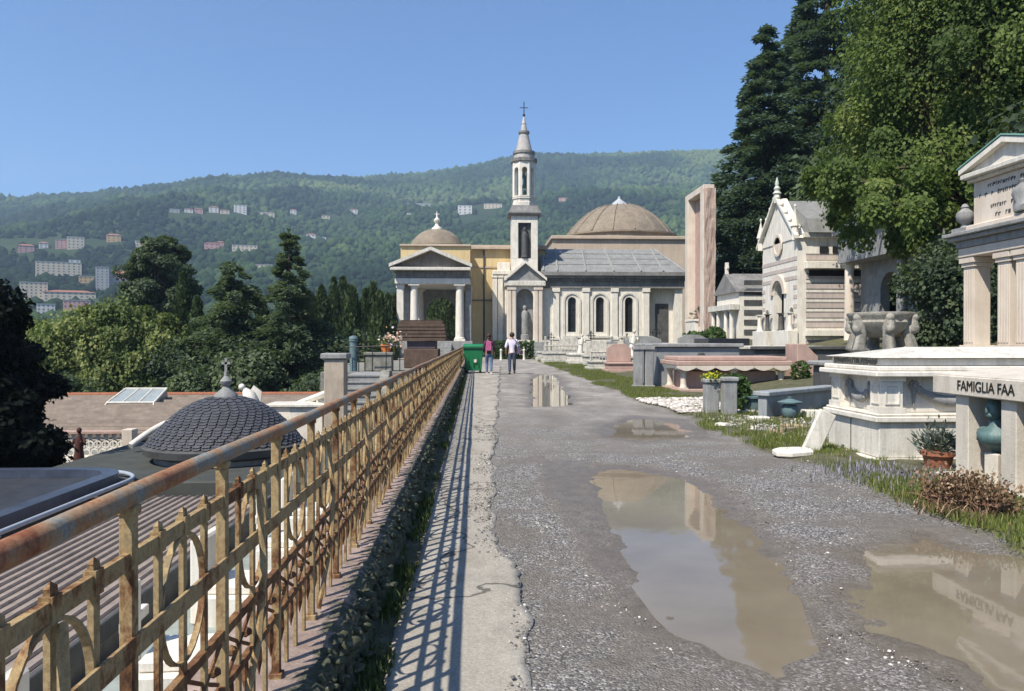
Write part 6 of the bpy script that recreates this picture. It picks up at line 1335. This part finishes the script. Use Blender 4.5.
def person(label, loc, H, top, sleeve, trousers, shoes, hairm, female, stride=1, bag=None):
    k = H/1.70; r = thing('person',label,'person',loc,math.radians(-3)); S_ = lambda v: tuple(c*k for c in v)
    hw = .088; sw = .185 if not female else .165; f = stride
    J = dict(pel=(0,0,.93),sp=(0,.01,1.12),ch=(0,.0,1.32),nk=(0,-.005,1.46),hd0=(0,.015,1.55),hd=(0,.02,1.62),
      hl=(-hw,0,.90),kl=(-.095,.10*f+.05,.50),al=(-.095,.11*f,.10),tl=(-.105,.11*f+.15,.035),hr=(hw,0,.90),kr=(.095,-.04*f,.49),ar=(.10,-.24*f,.13),tr=(.11,-.16*f,.035),
      sl=(-sw,0,1.40),el=(-sw-.07,-.06,1.13),wl=(-sw-.06,.08,.91),sr=(sw,0,1.40),er=(sw+.07,.04,1.13),wr=(sw+.06,.14,.93))
    names = list(J); V = [S_(J[n]) for n in names]; E = [('pel','sp'),('sp','ch'),('ch','nk'),('nk','hd0'),('hd0','hd'),('pel','hl'),('hl','kl'),('kl','al'),('al','tl'),('pel','hr'),('hr','kr'),('kr','ar'),('ar','tr'),('ch','sl'),('sl','el'),('el','wl'),('ch','sr'),('sr','er'),('er','wr')]
    RAD = dict(pel=.115,sp=.10,ch=.125,nk=.052,hd0=.075,hd=.088,hl=.085,kl=.055,al=.038,tl=.03,hr=.085,kr=.055,ar=.038,tr=.03,sl=.052,el=.04,wl=.026,sr=.052,er=.04,wr=.026)
    # hands: palm and five fingers each
    for side,wn,en in ((-1,'wl','el'),(1,'wr','er')):
        w = Vector(J[wn]); e = Vector(J[en]); d = (w-e).normalized(); pn = 'p'+wn; names.append(pn); V.append(S_(w+d*.075)); RAD[pn] = .028; E.append((wn,pn))
        for q in range(4):
            sd_ = Vector((0,1,0))*(q-1.5)*.019; a_,b_ = f'f{q}a{wn}',f'f{q}b{wn}'; L = (.036,.042,.040,.032)[q]
            names += [a_,b_]; V += [S_(w+d*.10+sd_),S_(w+d*(.10+L)+sd_+Vector((-side*.012,.008,0)))]; RAD[a_] = .009; RAD[b_] = .007; E += [(pn,a_),(a_,b_)]
        t = f't{wn}'; names.append(t); V.append(S_(w+d*.06+Vector((-side*.01,.045,0)))); RAD[t] = .010; E.append((wn,t))
    ix = {n:i for i,n in enumerate(names)}
    body = skin('body',V,[(ix[a],ix[b]) for a,b in E],[RAD[n]*k for n in names],SK,r,2)
    # face
    fm = MB()
    fm.tube([S_((0,.105,1.63)),S_((0,.128,1.60)),S_((0,.112,1.585))],[.010,.016,.012],6)
    for s_ in (-1,1): fm.ball(S_((s_*.092,.01,1.615)),.026*k,8,sx=.4,sz=1.2); fm.ball(S_((s_*.034,.098,1.635)),.013*k,6)
    fm.box(S_((0,.106,1.565)),(.045,.012,.012)); fm.build('face_features',SK,r,smooth=50)
    def sub_skin(nm, seq, rad, mat): 
        pts = [p for p,_ in seq]; 
    # garment shells
    shirt = [('pel',(.128 if not female else .14)),('sp',.118),('ch',.148),('sl',.072),('el',.056),('sr',.072),('er',.056),('nk',.062)]
    P = [S_((0,.0,.86))]+[S_(J[n]) for n,_ in shirt]; Rr = [.150*k]+[q*k for _,q in shirt]; nm_ = ['b']+[n for n,_ in shirt]; ii = {n:i for i,n in enumerate(nm_)}
    lw = Vector(J['el']).lerp(Vector(J['wl']),.85 if sleeve == 'long' else .1); rw = Vector(J['er']).lerp(Vector(J['wr']),.85 if sleeve == 'long' else .1)
    P += [S_(lw),S_(rw)]; Rr += [.044*k,.044*k]; ii['lw'],ii['rw'] = len(P)-2,len(P)-1
    skin('shirt',P,[(ii[a],ii[b]) for a,b in (('b','pel'),('pel','sp'),('sp','ch'),('ch','nk'),('ch','sl'),('sl','el'),('el','lw'),('ch','sr'),('sr','er'),('er','rw'))],Rr,top,r,2)
    P = [S_((0,0,.96)),S_((0,0,.88)),S_(J['hl']),S_(J['kl']),S_(J['al']),S_(J['hr']),S_(J['kr']),S_(J['ar'])]
    skin('trousers',P,[(0,1),(1,2),(2,3),(3,4),(1,5),(5,6),(6,7)],[q*k for q in (.125,.128,.102,.074,.058,.102,.074,.058)],trousers,r,2)
    for (an,tn) in (('al','tl'),('ar','tr')):
        a_,t_ = Vector(J[an]),Vector(J[tn]); mb = MB(); mb.tube([S_(a_+Vector((0,-.05,-.055))),S_(a_.lerp(t_,.5)+Vector((0,0,-.01))),S_(t_+Vector((0,.03,.005)))],[.05*k,.046*k,.032*k],10); mb.build('shoe',shoes,r,smooth=60)
    hb = MB(); hb.ball(S_((0,-.005,1.645)),.105*k,12,sy=1.0,sz=1.05)
    if female: hb.ball(S_((0,-.10,1.66)),.05*k,8); hb.ball(S_((0,-.05,1.55)),.075*k,8)
    hb.build('hair',hairm,r,smooth=60,jitter=.008)
    if bag == 'pack':
        mb = MB(); mb.boxb(-.14*k,.14*k,-.27*k,-.12*k,1.00*k,1.42*k,.03,.02); mb.build('backpack',plain('magenta_fabric',(.42,.10,.22),.9),r,bevel=.03)
    if bag == 'shoulder':
        mb = MB(); mb.boxb(.20*k,.36*k,-.17*k,.16*k,.86*k,1.16*k,.02,.03); mb.tube([S_((.27,.0,1.14)),S_((.22,-.06,1.3)),S_((.12,-.14,1.46)),S_((0,-.05,1.5))],.014,6); mb.build('shoulder_bag',plain('dark_violet_fabric',(.10,.07,.15),.9),r,bevel=.02)
    return r
g = G(489,375); person('woman seen from behind with magenta backpack and blue jeans, walking beside the green bin',(g.x,g.y,.022),1.76,plain('dark_maroon_jacket',(.075,.03,.045),.9),'long',plain('blue_jeans',(.12,.17,.28),.9),plain('pale_shoes',(.6,.57,.55),.7),plain('brown_hair',(.06,.03,.02),.7),True,1,'pack')
g = G(512,374.5); person('man seen from behind in a lavender white shirt and dark jeans with a shoulder bag',(g.x,g.y,.0),1.84,plain('lavender_white_shirt',(.72,.66,.76),.9,0,.2,14),'short',plain('dark_jeans',(.065,.075,.12),.9),plain('dark_shoes',(.04,.035,.035),.6),plain('dark_hair',(.03,.022,.018),.7),False,-1,'shoulder')
# bin
x = W(473.5,HZ,36.6).x; a = thing('wheeled_bin','large green plastic wheeled bin standing at the end of the railing shadow','bin',(x,36.2,.02)); s = 36.6/FPX; GB = plain('green_plastic',(.015,.19,.075),.45,0,.2,4,.02); GD = plain('dark_green_plastic',(.012,.11,.05),.5,0,.2,4,.02)
w = 9.6*s; h = 24*s; mb = MB(); mb.add([(-w*.82,-.36,.12),(w*.82,-.36,.12),(w*.82,.36,.12),(-w*.82,.36,.12),(-w,-.48,h),(w,-.48,h),(w,.48,h),(-w,.48,h)],[(0,1,5,4),(1,2,6,5),(2,3,7,6),(3,0,4,7),(4,5,6,7),(3,2,1,0)])
for q in (-.5,0,.5): mb.boxb(q*w-.02,q*w+.02,-.455,-.38,.3,h-.12)
mb.build('body',GB,a,bevel=.02)
lbox(a,'rim',GD,(-w*1.06,w*1.06,-.53,.52,h+.003,h+.07),bevel=.015); mb = MB(); mb.prism([(-.54,h+.073),(.53,h+.073),(.50,h+.20),(-.3,h+.22),(-.52,h+.14)],-w*1.05,w*1.05,'x'); mb.build('lid',GB,a,bevel=.02)
mb = MB(); mb.tube([(-w*.9,.55,h+.02),(w*.9,.55,h+.02)],.02,6); mb.build('handle',GD,a)
for sx in (-1,1): mb = MB(); mb.M = Matrix.Translation((sx*w*.74,.30,.13)) @ Matrix.Rotation(PI/2,4,'Y'); mb.lathe([(.05,-.035),(.13,-.035),(.13,.035),(.05,.035)],16); mb.build('wheel',M['iron'],a)
for sx in (-1,1): mb = MB(); mb.M = Matrix.Translation((sx*w*.6,-.30,.07)) @ Matrix.Rotation(PI/2,4,'Y'); mb.lathe([(.02,-.02),(.065,-.02),(.065,.02),(.02,.02)],12); mb.build('castor',M['iron'],a)
lbox(a,'sticker',M['marble_clean'],(.02,.14,-.463,-.458,.5,.64),bevel=0)
# terracotta planter with dead plants, lavender pot
g = G(966,519); a = thing('dry_planter','long terracotta planter full of dead brown plants by the low family tomb','planter',(g.x+.10,g.y+.14,.03),math.radians(-62)); a.scale = (.78,.85,.95)
mb = MB(); M['old_clay'] = stone('weathered_clay',(.27,.14,.09),(.16,.085,.055),9,.5,(.10,.08,.06),.95,.5)
mb.boxb(-.36,.36,-.12,.12,0,.10,-.03,-.03); mb.build('trough',M['old_clay'],a,bevel=.008); lbox(a,'rim',M['old_clay'],(-.42,.42,-.17,.17,.103,.13)); 
M['dead'] = leafmat('dead_plant_leaves',[(0,(.06,.035,.02)),(.4,(.15,.09,.055)),(.8,(.28,.18,.115)),(1,(.45,.34,.23))],.9,.2); M['twig'] = plain('dry_twigs',(.28,.17,.10),.9,0,.5,30)
n = 2600; P = RNG.normal(size=(n,3))*np.array([.22,.11,.075])+np.array([0,-.02,.20]); P[:,2] = np.abs(P[:,2]); leaves('dead_leaves',P,RNG.normal(size=(n,3)),RNG.normal(size=(n,3))+np.array([0,0,.4]),.022+.025*RNG.random(n),M['dead'],a,RNG.random(n))
mb = MB(); gg = random.Random(2)
for i in range(170):
    p = Vector((gg.uniform(-.42,.42),gg.uniform(-.2,.2),.08)); d = Vector((gg.uniform(-.7,.7),gg.uniform(-.7,.7),gg.uniform(.1,1))).normalized(); l = gg.uniform(.12,.32); mb.tube([p,p+d*l*.5+Vector((0,0,.02)),p+d*l],[.006,.005,.002],5)
mb.build('dry_twigs',M['twig'],a)
struct(blades('dry_litter',*(lambda n: (g.x+.08+RNG.normal(size=n)*.2,g.y+.1+RNG.normal(size=n)*.2,.05+0*RNG.random(n),.03+.08*RNG.random(n)))(600),M['dead'],.007,None,1.6),'stuff')
g = G(940,474); a = thing('lavender_pot','round terracotta pot with a grey green bushy plant between the two near tombs','flower pot',(g.x-.02,g.y,.04))
mb = MB(); mb.lathe([(.12,-.02),(.16,.17),(.185,.175),(.185,.22),(.14,.22)],18); mb.build('pot',M['terracotta'],a,smooth=40)
n = 420; P = RNG.normal(size=(n,3))*np.array([.11,.11,.08])+np.array([0,0,.32]); leaves('foliage',P,P-np.array([0,0,.15])+RNG.normal(size=(n,3))*.1,RNG.normal(size=(n,3)),.06+.05*RNG.random(n),leafmat('grey_green_leaves_small',[(0,(.05,.07,.06)),(1,(.22,.25,.22))]),a,RNG.random(n),.16)
n = 700; x = G(885,480).x+RNG.normal(size=n)*.30; y = G(885,480).y+RNG.normal(size=n)*.32
struct(blades('lavender_flowers',x,y,.05+0*x,.04+.07*RNG.random(n),leafmat('mauve_flowers',[(0,(.10,.11,.07)),(.5,(.28,.26,.3)),(1,(.42,.38,.5))]),.008),'stuff')

# ================================================================== air, sky, sun, camera
mb = MB(); mb.boxb(-3300,3300,-3300,3300,-60,720)
m = bpy.data.materials.new('haze_air'); m.use_nodes = True; nt = m.node_tree; nt.nodes.remove(nt.nodes['Principled BSDF'])
pv = nd(nt,'ShaderNodeVolumePrincipled',{'Color':(.60,.78,1.0,1),'Density':.00021,'Anisotropy':.2}); nt.links.new(pv.outputs[0],nt.nodes['Material Output'].inputs['Volume'])
hz = mb.build('haze',m); hz['kind'] = 'stuff'
EL = math.radians(52); toward = Vector((-.70*math.cos(EL),-.714*math.cos(EL),math.sin(EL)))
su = bpy.data.lights.new('sun','SUN'); su.energy = 4.7; su.angle = math.radians(.53); su.color = (1,.93,.81)
so = bpy.data.objects.new('sun',su); COL.objects.link(so); so.rotation_euler = (-toward).to_track_quat('-Z','Y').to_euler()
w = bpy.data.worlds.new('World'); S.world = w; w.use_nodes = True; nt = w.node_tree
sky = nt.nodes.new('ShaderNodeTexSky'); sky.sky_type = 'NISHITA'; sky.sun_disc = False; sky.sun_elevation = EL; sky.sun_rotation = math.atan2(toward.x,toward.y)
sky.air_density = 1.0; sky.dust_density = .1; sky.ozone_density = 4.0; sky.altitude = 100
bg = nt.nodes['Background']; tint = mixc(nt,1.0,sky.outputs[0],(.68,.91,1.16),'MULTIPLY'); nt.links.new(tint,bg.inputs[0]); bg.inputs[1].default_value = .085
cam = bpy.data.cameras.new('camera'); cam.sensor_width = 36; cam.lens = FPX/1024*36; cam.clip_end = 30000; cam.clip_start = .05
co = bpy.data.objects.new('camera',cam); COL.objects.link(co); co.location = (0,0,CH)
co.rotation_euler = (math.radians(90)-math.atan(4.5/FPX),0,-TH); S.camera = co
S.view_settings.view_transform = 'Standard'; S.view_settings.look = 'None'; S.view_settings.exposure = 0.72; S.view_settings.gamma = 1
S.cycles.max_bounces = 8; S.cycles.transparent_max_bounces = 8; S.cycles.volume_bounces = 1
